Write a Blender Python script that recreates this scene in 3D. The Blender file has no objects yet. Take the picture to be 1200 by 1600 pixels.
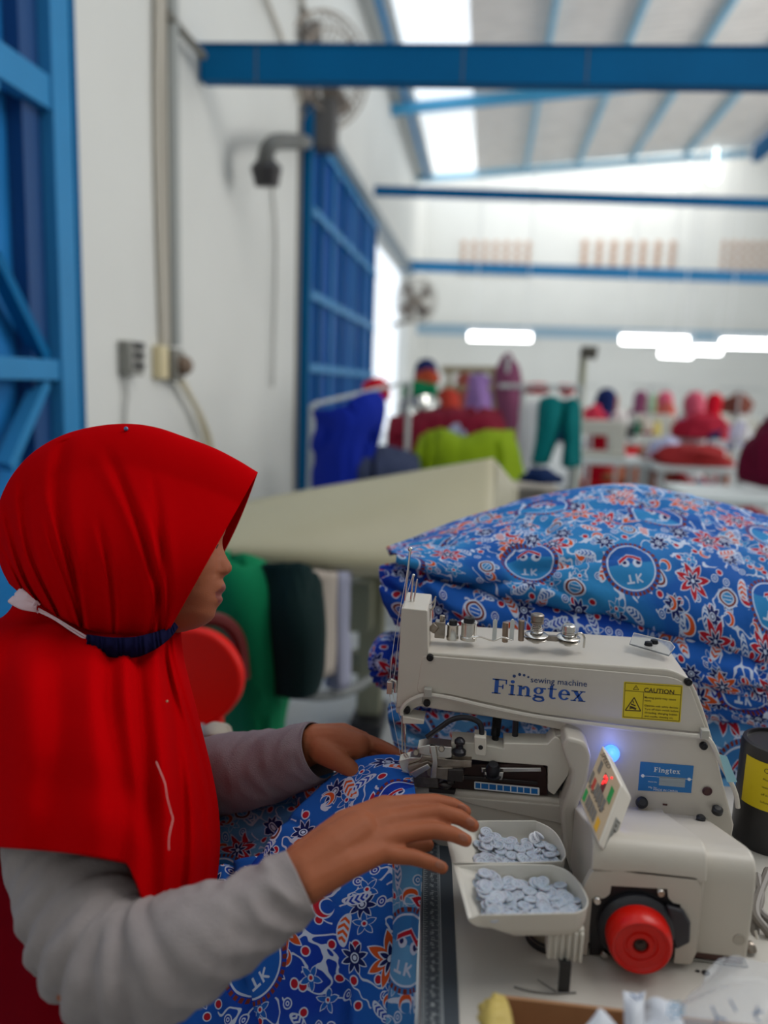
import bpy, bmesh, math, random
from mathutils import Vector, Matrix, noise
PI = math.pi
rng = random.Random(7)
S = bpy.context.scene
COL = S.collection

# ------------------------------------------------------------------ camera
F = 1200.0
CAM = Vector((0, 0, 1.30))
YAW, PIT, ROL = math.radians(7.1), math.radians(9.46), math.radians(2.0)
fw = Vector((-math.sin(YAW)*math.cos(PIT), math.cos(YAW)*math.cos(PIT), -math.sin(PIT)))
r0 = Vector((math.cos(YAW), math.sin(YAW), 0)); u0 = r0.cross(fw)
rt = r0*math.cos(ROL) + u0*math.sin(ROL); up = rt.cross(fw)
cd = bpy.data.cameras.new('camera'); cam = bpy.data.objects.new('camera', cd); COL.objects.link(cam)
cam.matrix_world = Matrix(((rt.x, up.x, -fw.x, CAM.x), (rt.y, up.y, -fw.y, CAM.y), (rt.z, up.z, -fw.z, CAM.z), (0, 0, 0, 1)))
cd.sensor_width = 36; cd.lens = 36*F/1600; cd.clip_start = .02; cd.clip_end = 200
cd.dof.use_dof = True; cd.dof.focus_distance = .89; cd.dof.aperture_fstop = 2.0
S.camera = cam

# ------------------------------------------------------------------ light
S.view_settings.view_transform = 'Standard'; S.view_settings.look = 'None'
S.view_settings.gamma = 1; S.view_settings.use_curve_mapping = False
S.view_settings.exposure = 0.0
w = bpy.data.worlds.new('sky'); S.world = w; w.use_nodes = True
wb = w.node_tree.nodes['Background']; wb.inputs[0].default_value = (.86, .93, 1, 1); wb.inputs[1].default_value = 1.5

def area_light(name, loc, tgt, sx, sy, power, col=(1, 1, 1)):
    l = bpy.data.lights.new(name, 'AREA'); l.shape = 'RECTANGLE'; l.size = sx; l.size_y = sy; l.energy = power; l.color = col
    o = bpy.data.objects.new(name, l); COL.objects.link(o); o.location = loc
    o.rotation_euler = (Vector(tgt)-Vector(loc)).to_track_quat('-Z', 'Y').to_euler()
    return o
area_light('daylight_from_roof', (2.2, 1.6, 4.6), (-.1, .9, 1.0), 2.4, 2.4, 82, (1, .98, .95))
area_light('daylight_far_bay', (3.0, 17.3, 7.2), (2.0, 18.9, 2.5), 9, 1.5, 230, (1, .96, .9))
area_light('daylight_right_bay', (7.6, 8, 3.6), (1, 9, 4.2), 8, 4, 430, (1, .98, .95))

# ------------------------------------------------------------------ pixel helpers (survey of the place)
def ray(px, py): return fw + rt*((px-600)/F) - up*((py-800)/F)
def cp(px, py, d): return CAM + ray(px, py)*d
def on(ax, v, px, py):
    r = ray(px, py); return CAM + r*((v-CAM[ax])/r[ax])
def onx(v, px, py): return on(0, v, px, py)
def ony(v, px, py): return on(1, v, px, py)
def onz(v, px, py): return on(2, v, px, py)

# ------------------------------------------------------------------ materials
def srgb(*c): return tuple(((x/255)/12.92 if x/255 <= .04045 else ((x/255+.055)/1.055)**2.4) for x in c) + (1,)
MATS = {}
def mat(name, col, rough=.6, metal=0, bump=0, bscale=400, var=0, vscale=8, emit=0, trans=0, alpha=1, spec=.5, sss=0, coat=0, stretch=None, sheen=0):
    if name in MATS: return MATS[name]
    m = bpy.data.materials.new(name); m.use_nodes = True; nt = m.node_tree; b = nt.nodes['Principled BSDF']
    c = srgb(*col)
    b.inputs['Base Color'].default_value = c; b.inputs['Roughness'].default_value = rough; b.inputs['Metallic'].default_value = metal
    b.inputs['Specular IOR Level'].default_value = spec
    if sss: b.inputs['Subsurface Weight'].default_value = sss; b.inputs['Subsurface Radius'].default_value = (.6, .25, .15); b.inputs['Subsurface Scale'].default_value = .012
    if coat: b.inputs['Coat Weight'].default_value = coat
    if sheen: b.inputs['Sheen Weight'].default_value = sheen
    if emit: b.inputs['Emission Color'].default_value = c; b.inputs['Emission Strength'].default_value = emit
    if trans: b.inputs['Transmission Weight'].default_value = trans
    if alpha < 1: b.inputs['Alpha'].default_value = alpha
    tc = nt.nodes.new('ShaderNodeTexCoord'); vec = tc.outputs['Object']
    if stretch:
        mp = nt.nodes.new('ShaderNodeMapping'); mp.inputs['Scale'].default_value = stretch; nt.links.new(vec, mp.inputs[0]); vec = mp.outputs[0]
    if var:
        n = nt.nodes.new('ShaderNodeTexNoise'); n.inputs['Scale'].default_value = vscale; n.inputs['Detail'].default_value = 5; nt.links.new(vec, n.inputs['Vector'])
        mr = nt.nodes.new('ShaderNodeMapRange'); mr.inputs[1].default_value = .3; mr.inputs[2].default_value = .7; mr.inputs[3].default_value = 1-var; mr.inputs[4].default_value = 1+var
        nt.links.new(n.outputs[0], mr.inputs[0])
        mx = nt.nodes.new('ShaderNodeVectorMath'); mx.operation = 'SCALE'; mx.inputs[0].default_value = c[:3]; nt.links.new(mr.outputs[0], mx.inputs['Scale']); nt.links.new(mx.outputs[0], b.inputs['Base Color'])
    if bump:
        n = nt.nodes.new('ShaderNodeTexNoise'); n.inputs['Scale'].default_value = bscale; n.inputs['Detail'].default_value = 3; nt.links.new(vec, n.inputs['Vector'])
        bp = nt.nodes.new('ShaderNodeBump'); bp.inputs['Strength'].default_value = bump; bp.inputs['Distance'].default_value = .002; nt.links.new(n.outputs[0], bp.inputs['Height']); nt.links.new(bp.outputs[0], b.inputs['Normal'])
    MATS[name] = m; return m

class Ex:   # tiny expression compiler: python operators build Math nodes
    nt = None
    def __init__(s, v): s.v = v
    @staticmethod
    def op(o, *a):
        n = Ex.nt.nodes.new('ShaderNodeMath'); n.operation = o
        for i, x in enumerate(a):
            x = x.v if isinstance(x, Ex) else x
            if isinstance(x, (int, float)): n.inputs[i].default_value = x
            else: Ex.nt.links.new(x, n.inputs[i])
        return Ex(n.outputs[0])
    def __add__(s, o): return Ex.op('ADD', s, o)
    __radd__ = __add__
    def __sub__(s, o): return Ex.op('SUBTRACT', s, o)
    def __rsub__(s, o): return Ex.op('SUBTRACT', o, s)
    def __mul__(s, o): return Ex.op('MULTIPLY', s, o)
    __rmul__ = __mul__
    def __truediv__(s, o): return Ex.op('DIVIDE', s, o)
    def abs(s): return Ex.op('ABSOLUTE', s)
    def lt(s, o): return Ex.op('LESS_THAN', s, o)
    def gt(s, o): return Ex.op('GREATER_THAN', s, o)
    def cos(s): return Ex.op('COSINE', s)
    def sin(s): return Ex.op('SINE', s)
    def max(s, o): return Ex.op('MAXIMUM', s, o)
    def min(s, o): return Ex.op('MINIMUM', s, o)
    def pw(s, o): return Ex.op('POWER', s, o)
def hyp(a, b): return Ex.op('SQRT', a*a + b*b)

def batik(name, base1, base2, shift=0.0, k=1.0):
    """dense batik print: medallions, spiky flowers, leaves, crescents, rings, all white outlined"""
    m = bpy.data.materials.new(name); m.use_nodes = True; nt = m.node_tree; Ex.nt = nt; b = nt.nodes['Principled BSDF']
    b.inputs['Roughness'].default_value = .8; b.inputs['Specular IOR Level'].default_value = .25
    uvn = nt.nodes.new('ShaderNodeUVMap'); uvn.uv_map = 'UVMap'
    mp = nt.nodes.new('ShaderNodeMapping'); mp.inputs['Location'].default_value = (shift, shift*.7, 0); mp.inputs['Scale'].default_value = (k, k, 1); nt.links.new(uvn.outputs[0], mp.inputs[0])
    vec = mp.outputs[0]
    sx = nt.nodes.new('ShaderNodeSeparateXYZ'); nt.links.new(vec, sx.inputs[0]); X, Y = Ex(sx.outputs[0]), Ex(sx.outputs[1])
    def cell(scale, rand, off, rot=True):
        ad = nt.nodes.new('ShaderNodeVectorMath'); ad.operation = 'ADD'; ad.inputs[1].default_value = (off, off*1.7, 0); nt.links.new(vec, ad.inputs[0])
        v = nt.nodes.new('ShaderNodeTexVoronoi'); v.voronoi_dimensions = '2D'; v.inputs['Scale'].default_value = scale; v.inputs['Randomness'].default_value = rand; nt.links.new(ad.outputs[0], v.inputs['Vector'])
        sp = nt.nodes.new('ShaderNodeSeparateXYZ'); nt.links.new(v.outputs['Position'], sp.inputs[0])
        sc = nt.nodes.new('ShaderNodeSeparateColor'); nt.links.new(v.outputs['Color'], sc.inputs[0])
        R, G, B = Ex(sc.outputs[0]), Ex(sc.outputs[1]), Ex(sc.outputs[2])
        lx = X + off - Ex(sp.outputs[0]); ly = Y + off*1.7 - Ex(sp.outputs[1])
        a = R*6.28 if rot else (R-.5)*.7
        c, s = a.cos(), a.sin()
        return lx*c + ly*s, ly*c - lx*s, R, G, B
    cur = [None]
    nz = nt.nodes.new('ShaderNodeTexNoise'); nz.inputs['Scale'].default_value = 5; nt.links.new(vec, nz.inputs['Vector'])
    def mixc(fac, c1, c2):
        n = nt.nodes.new('ShaderNodeMix'); n.data_type = 'RGBA'
        nt.links.new(fac.v, n.inputs['Factor'])
        for idx, c in ((6, c1), (7, c2)):
            if isinstance(c, tuple): n.inputs[idx].default_value = c
            else: nt.links.new(c, n.inputs[idx])
        return n.outputs[2]
    white, red, orange, navy, brown = srgb(196, 208, 232), srgb(178, 22, 44), srgb(208, 84, 34), srgb(10, 26, 92), srgb(116, 48, 40)
    col = mixc(Ex.op('MULTIPLY', Ex(nz.outputs[0]) - .42, 6).max(0).min(1), srgb(*base1), srgb(*base2))
    def put(mask, c):
        nonlocal col
        col = mixc(mask, col, c)
    def shape(sd, wd, fillc, innerc=None, sd2=None):
        put(sd.lt(wd), white); put(sd.lt(-wd), fillc)
        if sd2 is not None: put(sd2.lt(wd*.7), white); put(sd2.lt(-wd*.7), innerc)
    # coral squiggles
    nq = nt.nodes.new('ShaderNodeTexNoise'); nq.inputs['Scale'].default_value = 42; nq.inputs['Detail'].default_value = .6; nt.links.new(vec, nq.inputs['Vector'])
    n3 = nt.nodes.new('ShaderNodeTexNoise'); n3.inputs['Scale'].default_value = 17; nt.links.new(vec, n3.inputs['Vector'])
    put((Ex(nq.outputs[0]) - .5).abs().lt(.022) * Ex(n3.outputs[0]).gt(.50), white)
    # small rings
    lx, ly, R, G, B = cell(34, .8, .3)
    r = hyp(lx, ly); shape(r - .0048, .0007, mixc(G.gt(.5), srgb(*base1), red)); put((r - .0018).abs().lt(.0006)*G.lt(.5), white)
    # navy star flowers
    def star(lx, ly, n, R0, lo, pwv):
        r = hyp(lx, ly); a = Ex.op('ARCTAN2', ly, lx)
        return r - (Ex.op('PINGPONG', a*(n/6.28318), .5)*(2*(1-lo)) + lo)*R0, r
    lx, ly, R, G, B = cell(17, .75, 1.1); k1 = B.gt(.35)*1.0
    sd, r = star(lx, ly, 8, .0155, .5, 1.0); sd = sd + (1-k1)*1
    shape(sd, .0009, navy, None, None); put((r - .0042).abs().lt(.0007)*k1, white); put(r.lt(.0022)*k1, white)
    lx, ly, R, G, B = cell(19, .8, 12.1); k1 = (1-B.gt(.4)*1.0)
    sd, r = star(lx, ly, 5, .0125, .35, .8); sd = sd + k1; put(sd.lt(.0009), white); put(sd.lt(-.0004), srgb(*base2)); put((r + k1).lt(.0034), white); put((r + k1).lt(.002), red)
    lx, ly, R, G, B = cell(22, .8, 15.7); k1 = (1-G.gt(.45)*1.0)
    sd = (hyp(lx, ly) - .0085).max(.0062 - hyp(lx - .0035, ly)) + k1; shape(sd, .0006, orange)
    # leaves (striped orange)
    lx, ly, R, G, B = cell(14, .7, 2.3); k1 = (1-G.gt(.42)*1.0)
    e = hyp(lx/2.4, ly - lx*lx*9)
    sd = e - .0068 + k1; shape(sd, .0007, mixc((lx*900 + ly.abs()*700).sin().gt(.1), orange, white))
    lx, ly, R, G, B = cell(16, .8, 18.3); k1 = (1-G.gt(.4)*1.0); e = hyp(lx/2.6, ly + lx*lx*11)
    sd = e - .0052 + k1; shape(sd, .0007, mixc((lx*1100 - ly.abs()*900).sin().gt(.0), srgb(*base1), white))
    # crescents
    lx, ly, R, G, B = cell(11, .85, 3.7); k1 = (1-B.gt(.4)*1.0)
    sd = (hyp(lx, ly) - .0125).max(.0092 - hyp(lx - .0055, ly)) + k1
    shape(sd, .0009, mixc(G.gt(.4), red, orange))
    # big spiky red flowers
    lx, ly, R, G, B = cell(10.5, .72, 5.1); k1 = (1-G.gt(.25)*1.0)
    sd, r = star(lx, ly, 7, .027, .42, 1.6); sd = sd + k1
    put(sd.lt(.0011), white); put(sd.lt(-.0011), mixc(B.gt(.35), orange, red))
    sd2, r = star(lx, ly, 7, .0150, .42, 1.4); put((sd2 + k1).lt(0), white); put((sd2 + k1).lt(-.0028), navy)
    put((r + k1).lt(.0028), white)
    # seed pods
    lx, ly, R, G, B = cell(8.5, .8, 7.9); k1 = (1-G.gt(.5)*1.0)
    e = hyp(lx*.62, ly) + lx.abs()*.22
    sd = e - .0125 + k1; put(sd.lt(.001), white); put(sd.lt(-.0012), brown); sd = sd + .0045; put(sd.lt(.0006), white); put(sd.lt(-.001), srgb(*base2)); put((ly.abs() - .0022).abs().lt(.0006)*(e+k1).lt(.006), white)
    # medallions with shield and the letters TK
    lx, ly, R, G, B = cell(5.6, .45, 9.3, False)
    r = hyp(lx*.88, ly); a = Ex.op('ARCTAN2', ly, lx)
    put(r.lt(.0385), srgb(*base1)); put((r - .036).abs().lt(.0022)*(a*34).sin().gt(-.3), brown)
    put((r - .0315).abs().lt(.0010), white); put(r.lt(.0305), mixc(ly.gt(-.004), srgb(*base1), srgb(*base2)))
    def box(x0, x1, y0, y1): return ((lx - (x0+x1)/2).abs() - (x1-x0)/2).max((ly - (y0+y1)/2).abs() - (y1-y0)/2)
    put(hyp(lx - .010, (ly + .003)*1.2).lt(.0068), white); put(hyp(lx - .012, (ly + .004)*1.2).lt(.0036), navy)
    put(hyp(lx + .008, (ly + .005)*1.2).lt(.0062), white); put(hyp(lx + .009, (ly + .006)*1.2).lt(.0033), navy)
    put(((ly + .0165 - lx.abs()*.55).abs().lt(.0036)*lx.abs().lt(.018)), white); put(((ly + .0165 - lx.abs()*.55).abs().lt(.0024)*lx.abs().lt(.017)), red)
    put(box(-.013, -.001, .020, .0225).lt(0), white); put(box(-.0085, -.0055, .011, .022).lt(0), white)
    put(box(.002, .0045, .011, .0225).lt(0), white)
    put((((ly-.0168).abs() - (lx - .0045)*.8).abs().lt(.0015)*box(.0045, .0115, .011, .0225).lt(0)), white)
    nt.links.new(col, b.inputs['Base Color'])
    nb = nt.nodes.new('ShaderNodeTexNoise'); nb.inputs['Scale'].default_value = 45; nb.inputs['Detail'].default_value = 3; nt.links.new(vec, nb.inputs['Vector'])
    bp = nt.nodes.new('ShaderNodeBump'); bp.inputs['Strength'].default_value = .35; bp.inputs['Distance'].default_value = .004; nt.links.new(nb.outputs[0], bp.inputs['Height']); nt.links.new(bp.outputs[0], b.inputs['Normal'])
    return m

cream = mat('cream_enamel', (196, 189, 178), .38, bump=.05, bscale=900, var=.035, vscale=14)
cream2 = mat('cream_plastic', (210, 204, 192), .45)
bin_m = mat('bin_plastic', (212, 208, 198), .42)
steel = mat('bright_steel', (206, 202, 196), .25, 1)
dsteel = mat('worn_steel', (150, 140, 130), .35, .9, var=.2, vscale=120)
brownm = mat('dark_brown_metal', (58, 40, 38), .4, .5, var=.15, vscale=60)
black = mat('black_plastic', (24, 24, 28), .45)
blackm = mat('black_metal', (38, 38, 44), .35, .4)
redp = mat('red_gloss_plastic', (210, 14, 0), .32, spec=.4)
yellow = mat('yellow_sticker', (214, 190, 8), .5)
ink = mat('dark_brown_print', (66, 50, 10), .6)
blueprint = mat('blue_print', (18, 76, 160), .5)
blueplate = mat('blue_nameplate', (10, 108, 176), .4)
whitep = mat('white_print', (225, 228, 230), .6)
skin = mat('skin', (156, 90, 60), .6, spec=.25, bump=.10, bscale=600, sss=.12, var=.05, vscale=30)
lipm = mat('lips', (128, 62, 50), .45, sss=.1)
nailm = mat('nail', (170, 108, 84), .3)
hijm = mat('red_hijab_cloth', (182, 0, 6), 1, bump=.12, bscale=1500, spec=.02)
tunm = mat('maroon_cloth', (112, 2, 18), 1, bump=.12, bscale=1200, spec=.03)
greyc = mat('grey_jersey', (150, 142, 142), .9, bump=.5, bscale=700, var=.05, vscale=60, spec=.2)
navyc = mat('navy_cloth', (20, 20, 52), .95, bump=.2, bscale=900, spec=.05)
batA = batik('batik_print_bright', (20, 88, 172), (42, 132, 194))
batB = batik('batik_print_deep', (12, 56, 168), (24, 92, 184), 3.3)
batC = batik('batik_print_pale', (50, 118, 186), (96, 158, 208), 6.1)
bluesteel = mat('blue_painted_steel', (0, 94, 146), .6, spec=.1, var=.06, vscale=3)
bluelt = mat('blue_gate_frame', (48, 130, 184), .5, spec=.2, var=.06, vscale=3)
bluesheet = mat('blue_gate_sheet', (30, 118, 184), .5, spec=.2, var=.08, vscale=2)
bluedk = mat('blue_gate_panel', (0, 74, 150), .6, spec=.15)
wallm = mat('white_plaster', (216, 217, 213), .9, var=.03, vscale=1.2, bump=.1, bscale=60)
tabm = mat('white_laminate', (196, 192, 184), .45, var=.04, vscale=20)

# ------------------------------------------------------------------ mesh helpers
class MB:
    def __init__(s): s.bm = bmesh.new(); s.uv = None
    def box(s, x0, x1, y0, y1, z0, z1, M=None):
        vs = [s.bm.verts.new((M @ Vector(c)) if M else c) for c in ((x0,y0,z0),(x1,y0,z0),(x1,y1,z0),(x0,y1,z0),(x0,y0,z1),(x1,y0,z1),(x1,y1,z1),(x0,y1,z1))]
        for f in ((0,3,2,1),(4,5,6,7),(0,1,5,4),(1,2,6,5),(2,3,7,6),(3,0,4,7)): s.bm.faces.new([vs[i] for i in f])
        return s
    def hexa(s, c):
        vs = [s.bm.verts.new(p) for p in c]
        for f in ((0,3,2,1),(4,5,6,7),(0,1,5,4),(1,2,6,5),(2,3,7,6),(3,0,4,7)): s.bm.faces.new([vs[i] for i in f])
        return s
    def prism(s, pts, vec):
        """pts: 3-D polygon, extruded along vec"""
        a = [s.bm.verts.new(p) for p in pts]; b = [s.bm.verts.new(Vector(p)+Vector(vec)) for p in pts]; n = len(pts)
        s.bm.faces.new(a); s.bm.faces.new(b[::-1])
        for i in range(n): s.bm.faces.new((a[i], b[i], b[(i+1) % n], a[(i+1) % n]))
        return s
    def tube(s, pts, r, n=10, cap=True, smooth=True):
        pts = [Vector(p) for p in pts]; m = len(pts)
        rs = r if isinstance(r, (list, tuple)) else [r]*m
        rings = []; pn = None
        for i, p in enumerate(pts):
            t = (pts[min(i+1, m-1)] - pts[max(i-1, 0)])
            if t.length < 1e-9: t = Vector((0, 0, 1))
            t.normalize()
            if pn is None: pn = t.orthogonal().normalized()
            else:
                pn = pn - t*pn.dot(t)
                pn = pn.normalized() if pn.length > 1e-6 else t.orthogonal().normalized()
            q = t.cross(pn)
            rings.append([s.bm.verts.new(p + (pn*math.cos(2*PI*k/n) + q*math.sin(2*PI*k/n))*rs[i]) for k in range(n)])
        for i in range(m-1):
            for k in range(n): s.bm.faces.new((rings[i][k], rings[i][(k+1) % n], rings[i+1][(k+1) % n], rings[i+1][k]))
        if cap: s.bm.faces.new(rings[0][::-1]); s.bm.faces.new(rings[-1])
        return s
    def cyl(s, a, b, r, n=20, r2=None): return s.tube([a, b], [r, r if r2 is None else r2], n)
    def lathe(s, prof, origin, axis=(0, 0, 1), n=32):
        """prof: (radius, height) along axis"""
        ax = Vector(axis).normalized(); e = ax.orthogonal().normalized(); g = ax.cross(e); o = Vector(origin); rings = []
        for r, h in prof:
            if r < 1e-6: rings.append([s.bm.verts.new(o + ax*h)])
            else: rings.append([s.bm.verts.new(o + ax*h + (e*math.cos(2*PI*k/n) + g*math.sin(2*PI*k/n))*r) for k in range(n)])
        for a, b in zip(rings, rings[1:]):
            for k in range(n):
                k2 = (k+1) % n
                if len(a) == 1 and len(b) == 1: continue
                if len(a) == 1: s.bm.faces.new((a[0], b[k2], b[k]))
                elif len(b) == 1: s.bm.faces.new((a[k], a[k2], b[0]))
                else: s.bm.faces.new((a[k], a[k2], b[k2], b[k]))
        return s
    def ball(s, c, r, M=None, n=16):
        mt = Matrix.Translation(c) @ (M or Matrix.Identity(4)) @ Matrix.Diagonal((r, r, r, 1) if not isinstance(r, (tuple, list)) else (*r, 1))
        bmesh.ops.create_uvsphere(s.bm, u_segments=n, v_segments=max(6, n*2//3), radius=1, matrix=mt); return s
    def grid(s, P, closed_u=False, uv=None):
        """P[i][j] vectors"""
        R = len(P); Cn = len(P[0]); V = [[s.bm.verts.new(p) for p in row] for row in P]
        s.V = V
        if uv: lay = s.bm.loops.layers.uv.get('UVMap') or s.bm.loops.layers.uv.new('UVMap')
        for i in range(R-1):
            for j in range(Cn if closed_u else Cn-1):
                j2 = (j+1) % Cn
                f = s.bm.faces.new((V[i][j], V[i][j2], V[i+1][j2], V[i+1][j]))
                if uv:
                    for l, (a, b2) in zip(f.loops, ((i, j), (i, j+1 if closed_u else j2), (i+1, j+1 if closed_u else j2), (i+1, j))):
                        l[lay].uv = uv(a, b2)
        return s

def obj(name, mb, m, parent=None, bevel=0, seg=2, smooth=35, sub=0, solid=0, label=None, origin=None):
    bm = mb.bm if isinstance(mb, MB) else mb
    bmesh.ops.recalc_face_normals(bm, faces=bm.faces)
    if parent: off = Vector(parent.location) if parent.parent is None else Vector(parent.location) + Vector(parent.parent.location) if parent.parent.parent is None else Vector((0, 0, 0))
    elif origin: off = Vector(origin)
    else:
        xs = [v.co for v in bm.verts]
        off = Vector(((min(p.x for p in xs)+max(p.x for p in xs))/2, (min(p.y for p in xs)+max(p.y for p in xs))/2, min(p.z for p in xs)))
    for v in bm.verts: v.co -= off
    me = bpy.data.meshes.new(name); bm.to_mesh(me); bm.free()
    for p in me.polygons: p.use_smooth = True
    me.set_sharp_from_angle(angle=math.radians(smooth))
    me.materials.append(m)
    o = bpy.data.objects.new(name, me); COL.objects.link(o)
    if parent: o.parent = parent
    else: o.location = off
    if solid: md = o.modifiers.new('solid', 'SOLIDIFY'); md.thickness = solid; md.offset = -1
    if bevel: md = o.modifiers.new('bevel', 'BEVEL'); md.width = bevel; md.segments = seg; md.limit_method = 'ANGLE'; md.angle_limit = math.radians(40)
    if sub: md = o.modifiers.new('sub', 'SUBSURF'); md.levels = sub; md.render_levels = sub
    if label: o['label'] = label
    return o
def tag(o, label=None, cat=None, group=None, kind=None):
    if label: o['label'] = label
    if cat: o['category'] = cat
    if group: o['group'] = group
    if kind: o['kind'] = kind
    return o
def thing(name, loc, label, cat, group=None):
    o = bpy.data.objects.new(name, None); COL.objects.link(o); o.location = loc; o.empty_display_size = .05
    return tag(o, label, cat, group)
def struct(name, mb, m, **k): return tag(obj(name, mb, m, **k), kind='structure')
def copy_tree(o, parent=None):
    c = o.copy(); COL.objects.link(c); c.parent = parent
    for ch in list(o.children): copy_tree(ch, c)
    return c
def cr(p0, p1, p2, p3, t):
    return ((p1*2) + (p2-p0)*t + (p0*2-p1*5+p2*4-p3)*t*t + (p1*3-p0-p2*3+p3)*t*t*t)*.5
def spline(pts, n):
    """Catmull-Rom through pts, n samples per span"""
    out = []; m = len(pts)
    for i in range(m-1):
        a = pts[i-1] if i else pts[0]*2-pts[1]; d = pts[i+2] if i+2 < m else pts[-1]*2-pts[-2]
        for k in range(n): out.append(cr(a, pts[i], pts[i+1], d, k/n))
    out.append(pts[-1]*1); return out
def vs(l): return [Vector(p) for p in l]
def lut(tab, x):
    if x <= tab[0][0]: return tab[0][1]
    for (a, fa), (b, fb) in zip(tab, tab[1:]):
        if x <= b:
            t = (x-a)/(b-a); t = t*t*(3-2*t)*.5 + t*.5; return fa+(fb-fa)*t
    return tab[-1][1]
def patch(ctrl, nu, nv, wr=.004, seed=0, dirs=(1, 3), freq=9, pix=True, ridge=True, env=None):
    """smooth sheet through a control net; wrinkles along the normal; uv in metres"""
    g = [[cp(*p) if pix else Vector(p) for p in row] for row in ctrl]
    rows = [spline(r, nu) for r in g]
    cols = [spline([rows[i][j] for i in range(len(rows))], nv) for j in range(len(rows[0]))]
    R = len(cols[0]); Cn = len(cols); P = [[cols[j][i] for j in range(Cn)] for i in range(R)]
    ru = [0]; rv = [0]; mi = R//2; mj = Cn//2
    for j in range(1, Cn): ru.append(ru[-1] + (P[mi][j]-P[mi][j-1]).length)
    for i in range(1, R): rv.append(rv[-1] + (P[i][mj]-P[i-1][mj]).length)
    Q = [[None]*Cn for _ in range(R)]
    for i in range(R):
        for j in range(Cn):
            a = P[i][min(j+1, Cn-1)]-P[i][max(j-1, 0)]; b = P[min(i+1, R-1)][j]-P[max(i-1, 0)][j]
            n = a.cross(b); n = n.normalized() if n.length > 1e-9 else Vector((0, 0, 1))
            if n.dot(P[i][j]-CAM) > 0: n = -n
            x = ru[j]*freq*dirs[0]; y = rv[i]*freq*dirs[1]
            w1 = noise.noise(Vector((x+seed*7, y+noise.noise(Vector((x*.6, y*.3, seed)))*1.3, seed*3.1)))
            h = (.9-1.9*math.exp(-(w1/.085)**2)*max(0, min(1, .6+2*noise.noise(Vector((x*.7, y*.35, seed+31)))))) if ridge else w1
            h += .45*noise.noise(Vector((x*2.3, y*2.3, seed+9)))
            e = env(i/(R-1), j/(Cn-1)) if env else 1
            Q[i][j] = P[i][j] + n*(h*wr*e)
    mb = MB(); mb.grid(Q, uv=lambda i, j: (ru[j], rv[i])); return mb
def text_bm(body, bold=0):
    c = bpy.data.curves.new('t', 'FONT'); c.body = body; c.size = 1; c.offset = bold; c.resolution_u = 2
    o = bpy.data.objects.new('t', c); COL.objects.link(o); dg = bpy.context.evaluated_depsgraph_get()
    me = bpy.data.meshes.new_from_object(o.evaluated_get(dg)); bm = bmesh.new(); bm.from_mesh(me)
    bpy.data.objects.remove(o); bpy.data.curves.remove(c); bpy.data.meshes.remove(me); return bm
def put_text(mb, body, p0, p1, nrm, h=None, bold=0, src=None, depth=.0002):
    """lay lettering from p0 to p1 (3-D baseline), thin raised print"""
    t = src or text_bm(body, bold); xs = [v.co.x for v in t.verts]; x0, x1 = min(xs), max(xs)
    d = Vector(p1)-Vector(p0); sx_ = d.length/(x1-x0); ex = d.normalized(); n = Vector(nrm).normalized(); ey = n.cross(ex).normalized()
    sy_ = (h/.7) if h else sx_
    mp = {}
    for v in t.verts: mp[v] = mb.bm.verts.new(Vector(p0) + ex*(v.co.x-x0)*sx_ + ey*v.co.y*sy_ + n*depth)
    for f in t.faces:
        try: mb.bm.faces.new([mp[v] for v in f.verts])
        except ValueError: pass
    t.free(); return mb
def rcone_body(segs, voxel, smooth_it=4, name='body', m=None, parent=None, extra=None):
    """one continuous surface grown round a skeleton of tapered limbs"""
    mb = MB()
    for a, b, ra, rb in segs:
        a, b = Vector(a), Vector(b); L = (b-a).length; n = max(2, int(L/max(min(ra, rb)*.8, 1e-4))); n = min(n, 14)
        pts = [a.lerp(b, i/n) for i in range(n+1)]; rr = [ra+(rb-ra)*i/n for i in range(n+1)]
        mb.tube(pts, rr, 14); mb.ball(a, ra*.999, n=14); mb.ball(b, rb*.999, n=14)
    if extra: extra(mb)
    bm = mb.bm; me = bpy.data.meshes.new(name); bm.to_mesh(me); bm.free()
    o = bpy.data.objects.new(name, me); COL.objects.link(o)
    r = o.modifiers.new('r', 'REMESH'); r.mode = 'VOXEL'; r.voxel_size = voxel; r.use_smooth_shade = True
    s2 = o.modifiers.new('s', 'SMOOTH'); s2.iterations = smooth_it; s2.factor = .5
    dg = bpy.context.evaluated_depsgraph_get(); me2 = bpy.data.meshes.new_from_object(o.evaluated_get(dg)); bpy.data.objects.remove(o); bpy.data.meshes.remove(me)
    off = Vector(parent.location) if parent else Vector((0, 0, 0))
    for v in me2.vertices: v.co -= off
    for p in me2.polygons: p.use_smooth = True
    me2.materials.clear(); me2.materials.append(m); me2.name = name
    o = bpy.data.objects.new(name, me2); COL.objects.link(o)
    if parent: o.parent = parent
    return o

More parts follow.
